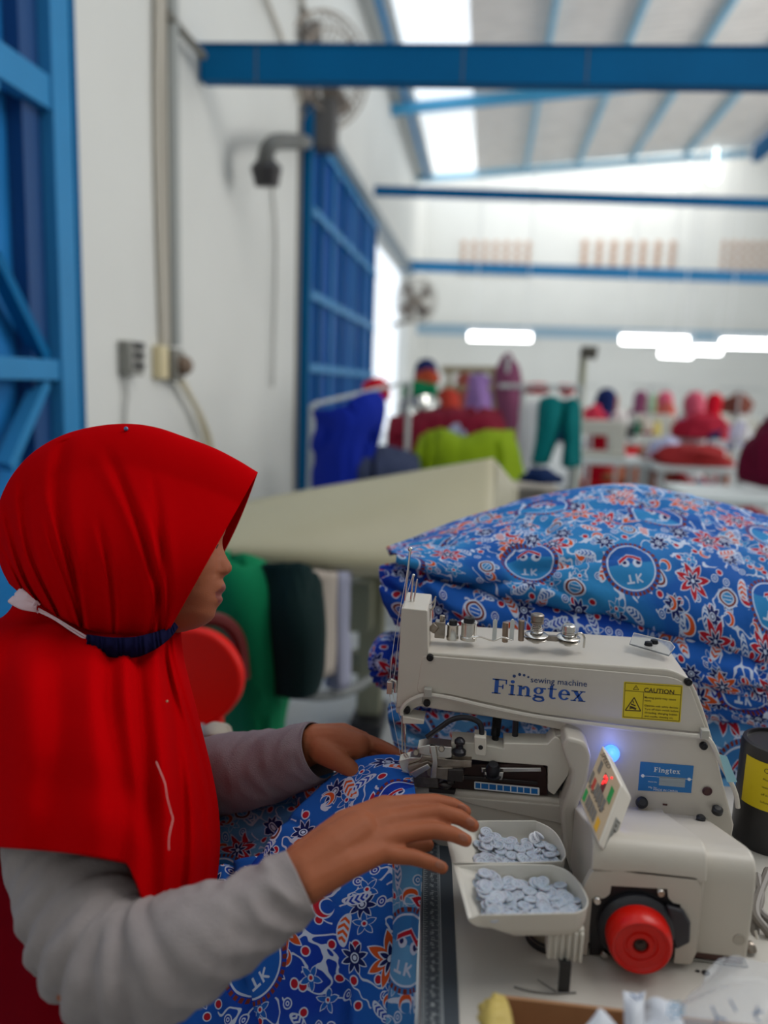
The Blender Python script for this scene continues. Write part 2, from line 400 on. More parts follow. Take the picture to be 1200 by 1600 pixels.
# ================================================================== SETTING
XW = -1.6
m = MB(); m.box(-4, 9, -3, 22, -.1, 0); floorm = mat('grey_floor_tile', (176, 180, 182), .35, var=.05, vscale=2)
struct('floor', m, floorm)
YD, YG0, YG1 = 2.86, 6.55, 15.6
m = MB()
m.box(XW-.2, XW, YD, YG0, 0, 5.55); m.box(XW-.2, XW, -2.8, YD, 4.2, 5.55); m.box(XW-.2, XW, -2.8, .4, 0, 4.2)
m.box(XW-.2, XW, YG0, YG1, 3.45, 5.55); m.box(XW-.2, XW, YG1, 19.2, 0, 5.55)
struct('wall_left', m, wallm)
m = MB(); m.box(XW-.2, 8.2, 19, 19.2, 0, 7.6); struct('wall_far', m, wallm)
m = MB(); m.box(XW-.2, 8.2, -3, -2.8, 0, 7.6); struct('wall_near', m, wallm)
m = MB(); m.box(8.0, 8.2, -2.8, 19.2, 0, 7.6); struct('wall_right', m, wallm)
# sheet roof with the clear strip left open beside the left wall
roofm = mat('corrugated_roof_sheet', (238, 232, 226), .6, .1, var=.06, vscale=3)
RX1 = 4.75; RY1 = 16.3
def rz(x): return 5.45 + .085*(x-XW)
def corrug(x0, x1, y0, y1, dz=0, amp=.02, n=None):
    mb = MB(); n = n or int((y1-y0)/.09); P = []
    for i in range(n+1):
        y = y0+(y1-y0)*i/n; k = amp*(i % 2)
        P.append([Vector((x0, y, rz(x0)+dz+k)), Vector((x1, y, rz(x1)+dz+k))])
    mb.grid(P); return mb
struct('ceiling', corrug(-.42, RX1, -2.8, RY1), roofm, smooth=10)
skym = bpy.data.materials.new('frosted_roof_light_sheet'); skym.use_nodes = True; nt_ = skym.node_tree; nt_.nodes.remove(nt_.nodes['Principled BSDF'])
t1 = nt_.nodes.new('ShaderNodeBsdfTransparent'); t2 = nt_.nodes.new('ShaderNodeBsdfTranslucent'); mx_ = nt_.nodes.new('ShaderNodeMixShader'); t2.inputs[0].default_value = (.92, .95, .97, 1)
nt_.links.new(t1.outputs[0], mx_.inputs[1]); nt_.links.new(t2.outputs[0], mx_.inputs[2]); mx_.inputs[0].default_value = .4; nt_.links.new(mx_.outputs[0], nt_.nodes['Material Output'].inputs[0])
struct('window_1', corrug(-1.25, -.42, -2.8, RY1, amp=.012), skym, smooth=10)
m = MB(); m.box(XW, -1.25, -2.8, RY1, 5.44, 5.5); struct('trim_1', m, wallm)
m = MB(); m.box(RX1+.25, 8.2, -2.8, 19.2, 6.9, 6.98); struct('ceiling_far_bay', m, mat('white_roof_sheet', (232, 232, 230), .7))
# purlins and rafters, painted blue
def bar(name, a, b, wd, ht, label, cat, group, mt=bluesteel):
    a, b = Vector(a), Vector(b); t = (b-a).normalized(); s_ = t.cross(Vector((0, 0, 1))).normalized()*wd/2; z = s_.cross(t).normalized()*ht
    if z.z > 0: z = -z
    m = MB(); m.hexa([a-s_+z, a+s_+z, b+s_+z, b-s_+z, a-s_, a+s_, b+s_, b-s_]); o = obj(name, m, mt, bevel=.004); return tag(o, label, cat, group)
for i, x in enumerate((.55, 1.55, 2.55, 3.55)):
    o = bar('roof_purlin', (x, 1.5, rz(x)-.005), (x, RY1, rz(x)-.005), .07, .10, ['pale blue roof purlin nearest the roof light strip, running under the grey sheets', 'pale blue roof purlin second from the roof light strip, under the grey sheets', 'pale blue roof purlin third from the roof light strip, under the grey sheets', 'pale blue roof purlin farthest right under the grey sheets, before the thick edge girder'][i], 'purlin', 'roof purlins', mat('pale_blue_purlin', (150, 200, 226), .5))
for i, y in enumerate((6.2, 12.0)):
    tag(bar('roof_rafter', (XW, y, rz(XW)-.1), (RX1, y, rz(RX1)-.1), .09, .15, None, None, None, mat('cyan_rafter', (70, 160, 206), .5)), ['pale blue roof rafter nearest the camera, hidden above the big near beam', 'pale blue sloping roof rafter crossing the sheet roof just below the big near beam'][i], 'rafter', 'roof rafters')
bar('edge_girder', (RX1+.11, -2.8, rz(RX1)+.02), (RX1+.11, RY1, rz(RX1)+.02), .14, .30, 'thick blue girder along the high right edge of the sheet roof', 'girder', None)
bar('eave_beam', (XW, RY1, rz(XW)-.0), (RX1, RY1, rz(RX1)-.06), .10, .12, 'light blue beam under the far end of the sheet roof', 'beam', None, mat('pale_blue_purlin', (150, 200, 226), .5))
bar('wall_girder', (XW+.22, -2.7, 5.42), (XW+.22, RY1, 5.42), .06, .07, 'thin pale blue girder along the left wall beside the roof light strip', 'girder', None, bluelt)
# cross beams: left ends measured on the photo
def xbeam(y, l, r, hpx, label, name='cross_beam', mt=bluesteel, lip=True):
    a = ony(y, *l); y2 = y; b = ony(y, *r); hh = hpx/1200*cp_d(a)
    m = MB(); t = .09
    m.box(a.x, b.x, y, y+t, 0, hh); bm = m.bm
    for v in bm.verts: v.co.z += a.z + (b.z-a.z)*(v.co.x-a.x)/(b.x-a.x)
    if lip:
        n0 = len(bm.verts); m.box(a.x-.02, b.x, y-.012, y+t+.02, hh, hh+hh*.07); bm.verts.ensure_lookup_table()
        for v in list(bm.verts)[n0:]: v.co.z += a.z + (b.z-a.z)*(v.co.x-a.x)/(b.x-a.x)
    o = obj(name, m, mt, bevel=.004); return tag(o, label, 'beam')
def cp_d(p): return (Vector(p)-CAM).dot(fw)
nb_ = xbeam(4.2, (312, 125), (1290, 136), 50, 'big blue steel beam nearest the camera, crossing the top of the picture')
m = MB()
for px in (400, 722, 916):
    p = ony(4.197, px, 128); m.box(p.x-.003, p.x+.003, 4.196, 4.2, p.z-.005, p.z+.17)
obj('weld_seam', m, mat('weld_rust', (96, 96, 92), .8), parent=nb_)
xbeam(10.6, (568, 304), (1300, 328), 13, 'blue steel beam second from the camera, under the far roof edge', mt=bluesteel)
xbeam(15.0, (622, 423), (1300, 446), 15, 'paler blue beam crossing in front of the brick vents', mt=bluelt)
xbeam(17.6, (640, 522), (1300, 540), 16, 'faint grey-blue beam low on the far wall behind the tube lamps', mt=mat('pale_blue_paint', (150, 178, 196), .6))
# brick vents on the far wall
ventm = mat('terracotta_vent', (186, 150, 126), .8)
for i, (x0, x1, lb) in enumerate(((715, 835, 'left vent of pierced brick panel high on the far wall'), (900, 1065, 'middle vent of pierced brick panel high on the far wall'), (1120, 1230, 'right vent of pierced brick panel high on the far wall'))):
    m = MB(); a = ony(18.99, x0, 430); b = ony(18.99, x1, 375); n = 7
    for k in range(n):
        for j in range(4):
            x = a.x+(b.x-a.x)*(k+.25)/n; z = a.z+(b.z-a.z)*(j+.12)/4
            m.box(x, x+(b.x-a.x)/n*.42, 18.95, 18.985, z, z+(b.z-a.z)/4*.72)
    vt = obj('brick_vent', MB().box(a.x, b.x, 18.98, 18.998, a.z, b.z), wallm); obj('pierced_bricks', m, ventm, vt); tag(vt, lb, 'vent', 'brick vents on the far wall')
# near door at the left
d0 = thing('steel_gate_leaf', (XW, 2.0, 0), 'near blue steel gate leaf with braces, at the left edge beside the white wall', 'gate')
XD = XW+.02
m = MB(); m.box(XW-.10, XW-.07, .6, YD-.02, .05, 4.2); obj('sheet_panel', m, bluesheet, d0)
def gz(px, py): return onx(XD, px, py)
y78, y106 = gz(80, 300).y, gz(104, 300).y
m = MB(); m.box(XD-.05, XD+.02, y78, y106+.02, .02, 4.2); obj('stile', m, bluelt, d0, bevel=.004)
m = MB(); m.box(XD-.09, XD-.03, gz(52, 300).y, y78, .02, 4.2); obj('inner_stile', m, mat('dark_blue_steel', (6, 64, 120), .5), d0)  # inner stile in a darker blue
for (py, h) in ((578, 32), (150, 50)):
    m = MB(); c = gz(82, py); hh = h/1200*cp_d(c); m.box(XD-.05, XD+.01, .6, y78, c.z-hh/2, c.z+hh/2); obj('rail', m, bluelt, d0, bevel=.004)
for a, b, mm in (((0, 400), (78, 560), bluesteel), ((78, 596), (20, 730), bluelt), ((0, 140), (-60, 20), bluelt)):
    pa, pb = gz(*a), gz(*b); m = MB(); m.tube([pa-Vector((.03, 0, 0)), pb-Vector((.03, 0, 0))], .035, 4); obj('brace', m, mm, d0)
m = MB(); m.box(XW-.02, XW+.045, y106+.02, YD+.02, 0, 4.25); struct('trim_2', m, bluesteel, bevel=.004)
# far folding gate
g0 = thing('folding_gate', (XW, 6.6, 0), 'tall blue folding gate with grid rails, swung along the left wall', 'gate')
YE = onx(XW, 580, 500).y
m = MB(); m.box(XW-.02, XW+.01, YG0+.02, YE, .05, 3.42); obj('sheet_panel', m, bluedk, g0)
nst = 7
for k in range(nst+1):
    y = YG0+.06+(YE-YG0-.12)*k/nst; m = MB(); m.box(XW+.01, XW+.05, y-.03, y+.03, .05, 3.42); obj('stile', m, bluelt if k in (0, 2, 4, 6) else bluesteel, g0)
for z in (.25, .85, 1.42, 2.05, 2.75, 3.36):
    m = MB(); m.box(XW+.01, XW+.06, YG0+.02, YE, z-.035, z+.035); obj('rail', m, bluelt, g0)
m = MB(); m.box(XW-.03, XW+.10, YG0-.06, YG0+.03, 0, 3.5); struct('trim_3', m, bluesteel)
m = MB(); m.box(XW-.04, XW+.09, YG0, YG1, 3.43, 3.55); struct('trim_4', m, mat('grey_track', (120, 132, 140), .5))
m = MB(); m.box(XW-.12, XW+.02, YG0-.12, YG0-.06, 0, 5.4); struct('shade_strip', m, mat('wall_edge_shadow_paint', (120, 116, 108), .8))  # dark strip painted for the shading along the wall's edge by the gate
# yard outside the gate
m = MB(); m.box(-14, XW-.2, 2, 22, -.12, -.02); struct('floor_yard', m, mat('pale_yard', (215, 212, 205), .8))
# conduits and boxes on the white wall
ya = onx(XW, 243, 300).y; yb = onx(XW, 262, 300).y
def zat(px, py): return onx(XW, px, py).z
m = MB(); m.tube([(XW+.03, yb, 5.4), (XW+.03, yb, zat(262, 540))], .032, 12); tag(obj('conduit_pipe', m, mat('grey_pvc', (160, 164, 162), .5)), 'grey conduit pipe running down the white wall to the socket', 'pipe')
m = MB(); m.tube(spline(vs([(XW+.02, ya-.02, 5.4), (XW+.03, ya, 3.4), (XW+.02, ya-.015, 2.4), (XW+.02, ya+.02, zat(245, 540))]), 6), .022, 8)
m.tube(spline(vs([(XW+.02, ya+.05, 5.4), (XW+.03, ya+.045, 3.0), (XW+.02, ya+.07, zat(250, 540))]), 6), .014, 8)
tag(obj('cable_bundle', m, mat('beige_cable', (190, 184, 172), .6)), 'pale cable bundle running down the wall beside the grey conduit', 'cable')
def wbox(px0, px1, py0, py1, dep):
    a = onx(XW, px0, (py0+py1)/2); b = onx(XW, px1, (py0+py1)/2); z0 = onx(XW, (px0+px1)/2, py1).z; z1 = onx(XW, (px0+px1)/2, py0).z
    return MB().box(XW, XW+dep, a.y, b.y, z0, z1), a, b, z0, z1
m, a, b, z0, z1 = wbox(184, 207, 533, 586, .055)
sw = obj('switch_box', m, mat('grey_box', (132, 132, 126), .5), bevel=.006); tag(sw, 'dark grey switch box alone on the white wall, left of the conduit', 'switch')
m = MB(); 
for k in (0, 1):
    for j in (0, 1, 2): m.box(XW+.055, XW+.062, a.y+.04+k*.06, a.y+.08+k*.06, z0+.03+j*.045, z0+.055+j*.045)
obj('button', m, black, sw)
m, a, b, z0, z1 = wbox(237, 249, 540, 592, .05)
sk = thing('wall_socket', (XW, a.y, z0), 'cream wall socket with plugs at the foot of the conduit', 'socket'); obj('housing', m, mat('cream_socket', (214, 200, 160), .5), sk, bevel=.006)
m, a2, b2, z0b, z1b = wbox(252, 268, 545, 595, .07); obj('plug', m, mat('grey_plug', (120, 118, 110), .5), sk, bevel=.012)
m = MB(); c = (XW+.08, (a2.y+b2.y)/2+.02, (z0b+z1b)/2); m.ball(c, .05); obj('plug', m, mat('brown_plug', (120, 100, 84), .6), sk)
p = lambda px, py, o=.05: onx(XW+o, px, py)
m = MB(); m.tube(spline([p(268, 575), p(285, 600), p(300, 625), p(318, 660), p(330, 700), p(338, 790)], 6), .016, 8); m.tube(spline([p(275, 580), p(292, 605), p(310, 650), p(322, 700), p(325, 790)], 6), .010, 8)
tag(obj('power_cord', m, mat('beige_cord', (206, 196, 168), .6)), 'beige power cords hanging from the socket down behind the red hijab', 'cord')
m = MB(); m.tube(spline([p(195, 588, .02), p(199, 620, .02), p(196, 650, .02), p(197, 780, .02)], 6), .008, 6); tag(obj('thin_wire', m, mat('grey_cord', (178, 178, 174), .6)), 'thin grey wire hanging down from the switch box', 'wire')
m = MB(); m.tube(spline([p(425, 290, .03), p(431, 380, .03), p(428, 520, .03), p(426, 605, .03)], 6), .012, 6); tag(obj('pull_cord', m, mat('grey_cord', (178, 178, 174), .6)), 'thin cord hanging on the wall below the black lamp bracket', 'cord')
m = MB(); m.tube([p(262, 20, .04), p(285, 50, .05), p(318, 88, .07)], .02, 6); tag(obj('guy_cable', m, mat('grey_cable', (130, 128, 120), .6)), 'dark cable running from the conduit to the left end of the near beam', 'cable')
m = MB(); m.tube(spline([p(400, -40, .03), p(425, 20, .03), p(445, 75, .03), p(470, 160, .03)], 5), .016, 6); m.tube([p(450, -40, .03), p(500, 60, .03)], .012, 6); tag(obj('hanging_wire', m, mat('beige_cable', (190, 184, 172), .6)), 'pale wire drooping on the wall behind the near beam', 'wire')
# bracket lamp
Yb = onx(XW+.25, 440, 220).y
m = MB(); q = lambda px, py: onx(XW+.22, px, py)
lm = thing('bracket_lamp', onx(XW, 470, 225), 'dark curved pipe bracket with a black holder, under the near beam', 'lamp')
m.tube(spline([onx(XW, 480, 222), q(474, 222), q(450, 221), q(430, 222), q(419, 232), q(415, 250), q(414, 262)], 5), .05, 10); obj('bracket', m, mat('dark_pipe', (88, 88, 84), .5), lm)
m = MB(); m.tube([q(415, 248), q(416, 262), q(417, 292)], [.05, .095, .07], 12); obj('lamp_holder', m, mat('black_holder', (52, 50, 52), .5), lm)
# wall fans
def wall_fan(c, R, face, wall_pt, label, body, col=(150, 140, 130)):
    c = Vector(c); face = Vector(face).normalized(); t = thing('wall_fan', c, label, 'fan')
    e = face.orthogonal().normalized(); g = face.cross(e); gm = mat('fan_wire', col, .5, .5)
    m = MB()
    for k in range(36):
        a = 2*PI*k/36; d = e*math.cos(a)+g*math.sin(a)
        m.tube([c+face*.09+d*.04, c+face*.09+d*R*.7, c+face*.05+d*R, c-face*.05+d*R*.97, c-face*.09+d*R*.6, c-face*.09+d*.05], R*.011, 4)
    for rr, h in ((R, .05), (R*.7, .09), (R, -.05)):
        m.tube([c+face*h+(e*math.cos(2*PI*k/28)+g*math.sin(2*PI*k/28))*rr for k in range(29)], R*.02, 5)
    obj('guard', m, gm, t)
    m = MB()
    for k in range(4):
        a = 2*PI*k/4; P = []
        for i in range(5):
            r = R*(.15+.7*i/4); P.append([c + (e*math.cos(a+s_*.4)+g*math.sin(a+s_*.4))*r + face*s_*.05 for s_ in (-1, -.3, .4, 1)])
        m.grid(P)
    obj('blade', m, mat('fan_blade', (116, 108, 102), .5), t, solid=.004)
    m = MB(); m.lathe([(0, .1), (.05, .09), (.05, .03), (.06, 0), (.09, -.08), (.08, -.22), (0, -.24)], c, face, 20); obj('motor', m, body, t)
    m = MB(); m.tube([c-face*.14, c-face*.14-Vector((0, 0, R*.9)), Vector(wall_pt)], .035, 10); obj('bracket', m, body, t)
    return t
c = ony(6.6, 507, 112); dk = mat('fan_body', (84, 82, 82), .5)
wall_fan(c, .42, (.72, -.62, -.2), (XW, 6.8, c.z-.5), 'large wire-cage wall fan behind the near blue beam', dk)
m = MB(); a = ony(6.6, 470, 235); b = ony(6.6, 525, 185); m.box(a.x+.05, b.x, 6.55, 6.75, a.z, b.z+.15); obj('fan_bracket_box', m, dk, bevel=.02); tag(bpy.data.objects['fan_bracket_box'], 'dark mounting block under the large wall fan at the gate corner', 'bracket')
c = onx(-1.2, 650, 470); wall_fan(c, .36, (.5, -.85, -.1), (XW, c.y, c.z-.4), 'small blurred brown wall fan far down the left wall', mat('fan_body_brown', (120, 112, 100), .6), (130, 118, 104))
# tube lamps hung in the far bay
tubem = mat('tube_glow', (255, 255, 255), .5, emit=9)
lampw = mat('lamp_white', (235, 235, 235), .5)
for i, (x0, x1, py, y, lb) in enumerate(((733, 830, 525, 14, 'leftmost glowing tube lamp, alone over the far sewing line'), (971, 1074, 530, 14, 'glowing tube lamp second from left, over the far sewing line'), (1032, 1080, 551, 15.3, 'short glowing tube lamp hanging lowest in the far right group'), (1072, 1126, 546, 16, 'glowing tube lamp between the lowest lamp and the right edge'), (1128, 1215, 536, 14, 'glowing tube lamp at the right edge of the picture'))):
    a, b = ony(y, x0, py), ony(y, x1, py+2); t = thing('tube_lamp', (a+b)/2, lb, 'lamp', 'tube lamps of the far bay')
    m = MB(); m.tube([a, b], .075, 12); obj('tube', m, tubem, t)
    m = MB(); m.box(a.x-.03, b.x+.03, y-.05, y+.05, a.z+.06, a.z+.13); obj('fitting', m, lampw, t)
    m = MB(); [m.tube([h_+Vector((0, 0, .12)), Vector((h_.x, h_.y, rz(h_.x) if h_.x < RX1 and y < RY1 else 6.9))], .008, 5) for h_ in (a+Vector((.1, 0, 0)), b+Vector((-.1, 0, 0)))]; obj('hanger', m, lampw, t)
# small bright lamp at the roof corner
c = ony(RY1-.06, 1116, 275); m = MB(); m.ball(c, .12); m.cyl(c, (c.x, c.y, rz(c.x)), .02); tag(obj('bulkhead_lamp', m, mat('lamp_glow', (235, 250, 255), .5, emit=3)), 'small round glowing lamp at the far right corner of the roof', 'lamp')

# ------------------------------------------------------------------ far sewing hall
tmet = mat('table_leg_paint', (190, 196, 196), .5); ttop = mat('table_top_white', (214, 222, 222), .5)
def sewing_table(x, y, rot, label, wd=1.15, dp=.55, top=ttop, leg=tmet):
    t = thing('sewing_table', (x, y, 0), label, 'table', 'sewing tables of the far bay')
    m = MB(); m.box(x-wd/2, x+wd/2, y-dp/2, y+dp/2, .72, .76); obj('table_top', m, top, t, bevel=.005)
    for sx_ in (-1, 1):
        for sy_ in (-1, 1):
            m = MB(); m.box(x+sx_*(wd/2-.06)-.022, x+sx_*(wd/2-.06)+.022, y+sy_*(dp/2-.05)-.022, y+sy_*(dp/2-.05)+.022, 0, .72); obj('leg', m, leg, t)
    m = MB(); m.box(x-wd/2+.06, x+wd/2-.06, y-.02, y+.02, .18, .22); obj('crossbar', m, leg, t)
    return t
def far_machine(x, y, z, label, col=(206, 206, 196)):
    mm = mat('far_machine_%d' % sum(col), col, .4); t = thing('sewing_machine', (x, y, z), label, 'sewing machine', 'sewing machines of the far bay')
    m = MB(); m.box(x-.24, x+.24, y-.09, y+.09, z, z+.05); obj('bed', m, mm, t, bevel=.01)
    m = MB(); m.prism([(x-.24, y-.06, z+.20), (x-.24, y-.06, z+.30), (x+.20, y-.06, z+.31), (x+.24, y-.06, z+.27), (x+.24, y-.06, z+.04), (x+.11, y-.06, z+.04), (x+.10, y-.06, z+.18), (x-.14, y-.06, z+.19), (x-.15, y-.06, z+.12), (x-.22, y-.06, z+.12)], (0, .12, 0)); obj('arm', m, mm, t, bevel=.012)
    m = MB(); m.cyl((x+.24, y, z+.22), (x+.30, y, z+.22), .06); obj('handwheel', m, mat('far_black', (50, 50, 54), .4), t)
    m = MB(); m.cyl((x-.18, y, z+.03), (x-.18, y, z+.13), .008); obj('needle_bar', m, steel, t)
    return t
def thread_stand(x, y, z, label, cols):
    t = thing('thread_stand', (x, y, z), label, 'thread stand', 'thread stands of the far bay'); m = MB(); m.cyl((x, y, z), (x, y, z+.62), .009); m.cyl((x-.16, y, z+.60), (x+.16, y, z+.60), .007); obj('pole', m, tmet, t)
    m = MB(); m.box(x-.14, x+.14, y-.05, y+.05, z+.18, z+.19); obj('tray', m, tmet, t)
    for k, c in enumerate(cols):
        m = MB(); m.lathe([(0, 0), (.035, 0), (.022, .12), (0, .12)], (x-.08+k*.16, y, z+.19), (0, 0, 1), 14); tag(obj('thread_cone', m, mat('thread_%d_%d_%d' % c, c, .8)), 'thread cone standing on the tray of a far thread stand', 'thread cone', 'thread cones of the far bay')
def drape(name, pts, mt, label, cat, n=6, seed=1, thick=.02, wr=.015, freq=4, group=None):
    mb = patch(pts, n, n, wr=wr, seed=seed, freq=freq, dirs=(2, .5)); return tag(obj(name, mb, mt, solid=thick), label, cat, group)
def cloth(n, c): return mat(n, c, .9, spec=.15, bump=.2, bscale=200)
def worker(x, y, face, hijab, shirt, label, z=.45, group='workers of the far bay'):
    """seated worker: continuous body, hijab and shirt as children"""
    t = thing('person', (x, y, 0), label, 'person', group); fx, fy = face; sx_, sy_ = -fy, fx
    V = lambda f, s_, zz: Vector((x+fx*f+sx_*s_, y+fy*f+sy_*s_, zz))
    segs = [(V(0, 0, z+.05), V(.02, 0, z+.42), .13, .14), (V(.02, -.15, z+.50), V(.02, .15, z+.50), .055, .055), (V(.02, 0, z+.5), V(.03, 0, z+.68), .055, .05), (V(.06, 0, z+.70), V(.05, 0, z+.77), .075, .088),
            (V(0, -.09, z+.05), V(.40, -.12, z+.06), .085, .065), (V(0, .09, z+.05), V(.40, .12, z+.06), .085, .065), (V(.40, -.12, z+.05), V(.38, -.12, .08), .055, .04), (V(.40, .12, z+.05), V(.38, .12, .08), .055, .04), (V(.36, -.12, .04), V(.50, -.12, .03), .035, .03), (V(.36, .12, .04), V(.50, .12, .03), .035, .03)]
    for s_ in (-1, 1): segs += [(V(.02, .18*s_, z+.48), V(.10, .23*s_, z+.24), .048, .04), (V(.10, .23*s_, z+.24), V(.34, .12*s_, z+.33), .036, .026), (V(.34, .12*s_, z+.33), V(.42, .09*s_, z+.34), .024, .018)]
    b = rcone_body(segs, .016, 2, 'body', skin, t)
    sm = rcone_body([(V(0, 0, z+.02), V(.02, 0, z+.44), .15, .16), (V(.02, -.16, z+.49), V(.02, .16, z+.49), .065, .065), (V(.02, .18, z+.48), V(.10, .23, z+.24), .058, .05), (V(.02, -.18, z+.48), V(.10, -.23, z+.24), .058, .05), (V(.10, .23, z+.24), V(.3, .13, z+.32), .046, .036), (V(.10, -.23, z+.24), V(.3, -.13, z+.32), .046, .036)], .018, 2, 'shirt', shirt, t)
    hj = rcone_body([(V(.0, 0, z+.72), V(.01, 0, z+.79), .10, .10), (V(-.02, 0, z+.70), V(.0, 0, z+.45), .085, .13), (V(.0, -.1, z+.5), V(.0, .1, z+.5), .09, .09), (V(.04, 0, z+.58), V(.06, 0, z+.42), .06, .09)], .018, 2, 'hijab', hijab, t)
    return t
# ------------------------------------------------------------------ middle ground
mar = cloth('maroon_fabric', (118, 22, 44)); lime = cloth('lime_fabric', (126, 152, 20)); teal = cloth('teal_fabric', (4, 110, 112)); royal = cloth('royal_blue_fabric', (16, 40, 150))
whc = cloth('white_fabric', (214, 216, 218)); redc = cloth('red_fabric', (196, 16, 40)); lilac = cloth('lilac_fabric', (158, 124, 186)); mauve = cloth('mauve_fabric', (132, 74, 104)); navyf = cloth('navy_fabric', (30, 44, 96))
pink = cloth('pink_fabric', (214, 96, 120)); greenc = cloth('green_fabric', (8, 116, 74)); dkg = cloth('dark_green_fabric', (12, 34, 34)); slate = cloth('slate_fabric', (58, 66, 92))
drape('hanging_garment', [[(492, 640, 4.2), (530, 640, 4.1), (560, 618, 4.1), (592, 612, 4.2)], [(500, 668, 4.2), (540, 660, 4.05), (575, 650, 4.1), (597, 640, 4.2)], [(490, 700, 4.2), (530, 705, 4.05), (560, 700, 4.1), (585, 700, 4.2)], [(492, 775, 4.2), (530, 780, 4.05), (560, 772, 4.1), (580, 770, 4.2)]], royal, 'royal blue garment hanging in front of the folding gate', 'garment', seed=3, wr=.03)
m = MB(); a, b = cp(490, 632, 4.25), cp(640, 596, 4.6); m.cyl(a, b, .012); m.cyl(cp(488, 632, 4.25), Vector((a.x-.02, a.y, 0)), .016); m.cyl(b, Vector((b.x, b.y, 0)), .016); tag(obj('clothes_rail', m, tmet), 'thin rail holding the royal blue garment by the gate', 'clothes rail')
drape('red_bundle', [[(575, 600, 4.7), (590, 596, 4.6), (602, 600, 4.7)], [(575, 612, 4.7), (590, 612, 4.55), (602, 615, 4.7)], [(577, 622, 4.7), (590, 622, 4.6), (600, 625, 4.7)]], redc, 'small bright red cloth on the rail end by the sunlit gate opening', 'cloth', seed=4)
drape('slate_cloth', [[(570, 712, 4.3), (605, 708, 4.3), (650, 722, 4.3)], [(560, 735, 4.1), (605, 735, 4.1), (655, 745, 4.1)], [(560, 765, 4.1), (605, 765, 4.1), (655, 765, 4.1)]], slate, 'dark slate cloth bundle behind the beige board', 'cloth', seed=5, wr=.03)
lt_ = sewing_table(cp(600, 760, 4.4).x, 4.3, 0, 'table hidden mostly behind the beige board, under the slate cloth', .5)
# beige board machine
bt = thing('spreading_board', (-.2, 2.7, 0), 'long beige sloping board on beige legs, behind the woman in the red hijab', 'board')
beige = mat('beige_enamel', (172, 166, 138), .5, var=.04, vscale=3)
mb = patch([[(290, 812, 2.45), (450, 778, 2.6), (620, 748, 2.75), (770, 721, 2.9)], [(290, 850, 2.3), (450, 828, 2.42), (620, 800, 2.58), (769, 770, 2.78)], [(290, 862, 2.28), (450, 868, 2.36), (620, 870, 2.48), (762, 850, 2.62)], [(290, 858, 2.34), (450, 888, 2.42), (620, 896, 2.5), (745, 900, 2.6)]], 8, 8, wr=0)
obj('board', mb, beige, bt, solid=.02)
mb = patch([[(770, 722, 2.9), (785, 740, 2.95), (806, 762, 3.0)], [(769, 770, 2.78), (785, 790, 2.9), (800, 810, 3.0)], [(745, 890, 2.62), (770, 900, 2.8), (790, 900, 2.9)]], 5, 5, wr=0); obj('end_flap', mb, mat('darker_beige_enamel', (160, 156, 134), .5), bt, solid=.015)  # end flap in a slightly darker beige than the board
olive = mat('olive_beige_paint', (142, 142, 118), .55)
for px, top in ((585, 885), (740, 880), (400, 870)):
    p_ = ony(2.75, px, top); m = MB(); m.box(p_.x-.045, p_.x+.045, 2.70, 2.79, .06, p_.z+.02); obj('leg', m, olive, bt, bevel=.005)
    m = MB(); m.box(p_.x-.06, p_.x+.06, 2.62, 2.86, .0, .07); obj('foot', m, black, bt, bevel=.01)
a = ony(2.75, 400, 900); b = ony(2.75, 740, 900)
m = MB(); m.box(a.x, b.x, 2.72, 2.77, .22, .30); obj('crossbar', m, olive, bt)
m = MB(); m.box(ony(2.75, 500, 900).x, ony(2.75, 590, 900).x, 2.6, 2.74, .42, .60); obj('gearbox', m, olive, bt, bevel=.01)
m = MB(); m.cyl(ony(2.68, 545, 930), ony(2.68, 545, 960), .06); m.box(ony(2.6, 535, 900).x, ony(2.6, 557, 900).x, 2.6, 2.68, .66, .80); obj('switch', m, black, bt)
drape('white_curtain_cloth', [[(448, 888, 2.35), (480, 890, 2.3), (512, 893, 2.4)], [(448, 960, 2.35), (482, 965, 2.3), (512, 968, 2.4)], [(455, 1060, 2.35), (482, 1060, 2.3), (508, 1050, 2.4)]], cloth('warm_white_fabric', (170, 160, 150)), 'pale brownish cloth hanging beneath the beige board beside the dark jacket', 'cloth', seed=6)
drape('lilac_curtain_cloth', [[(512, 893, 2.45), (530, 893, 2.4), (548, 893, 2.45)], [(508, 980, 2.45), (530, 985, 2.4), (545, 985, 2.45)], [(512, 1072, 2.45), (530, 1078, 2.4), (543, 1070, 2.45)]], cloth('pale_lilac_fabric', (150, 152, 172)), 'pale lilac cloth hanging under the beige board next to the leg', 'cloth', seed=7)
drape('green_jacket', [[(300, 868, 2.25), (345, 866, 2.10), (385, 880, 2.05), (415, 900, 2.15)], [(310, 930, 2.20), (350, 930, 2.02), (400, 935, 1.98), (440, 950, 2.15)], [(330, 1020, 2.20), (365, 1020, 2.02), (410, 1020, 1.98), (442, 1040, 2.15)], [(350, 1090, 2.20), (380, 1090, 2.05), (410, 1095, 2.02), (432, 1100, 2.15)], [(385, 1148, 2.20), (398, 1150, 2.08), (412, 1152, 2.05), (424, 1148, 2.15)]], greenc, 'green garment draped beside the red chair back', 'garment', seed=8, wr=.02, freq=5)
drape('dark_jacket', [[(415, 884, 2.1), (445, 882, 2.0), (470, 892, 2.0), (484, 915, 2.1)], [(420, 960, 2.1), (450, 960, 1.95), (475, 970, 1.95), (490, 985, 2.1)], [(430, 1040, 2.1), (455, 1045, 1.98), (475, 1045, 1.98), (487, 1040, 2.1)], [(438, 1075, 2.1), (455, 1082, 2.0), (470, 1080, 2.0), (480, 1070, 2.1)]], dkg, 'blackish green jacket hanging between the green garment and the board leg', 'garment', seed=9, wr=.02)
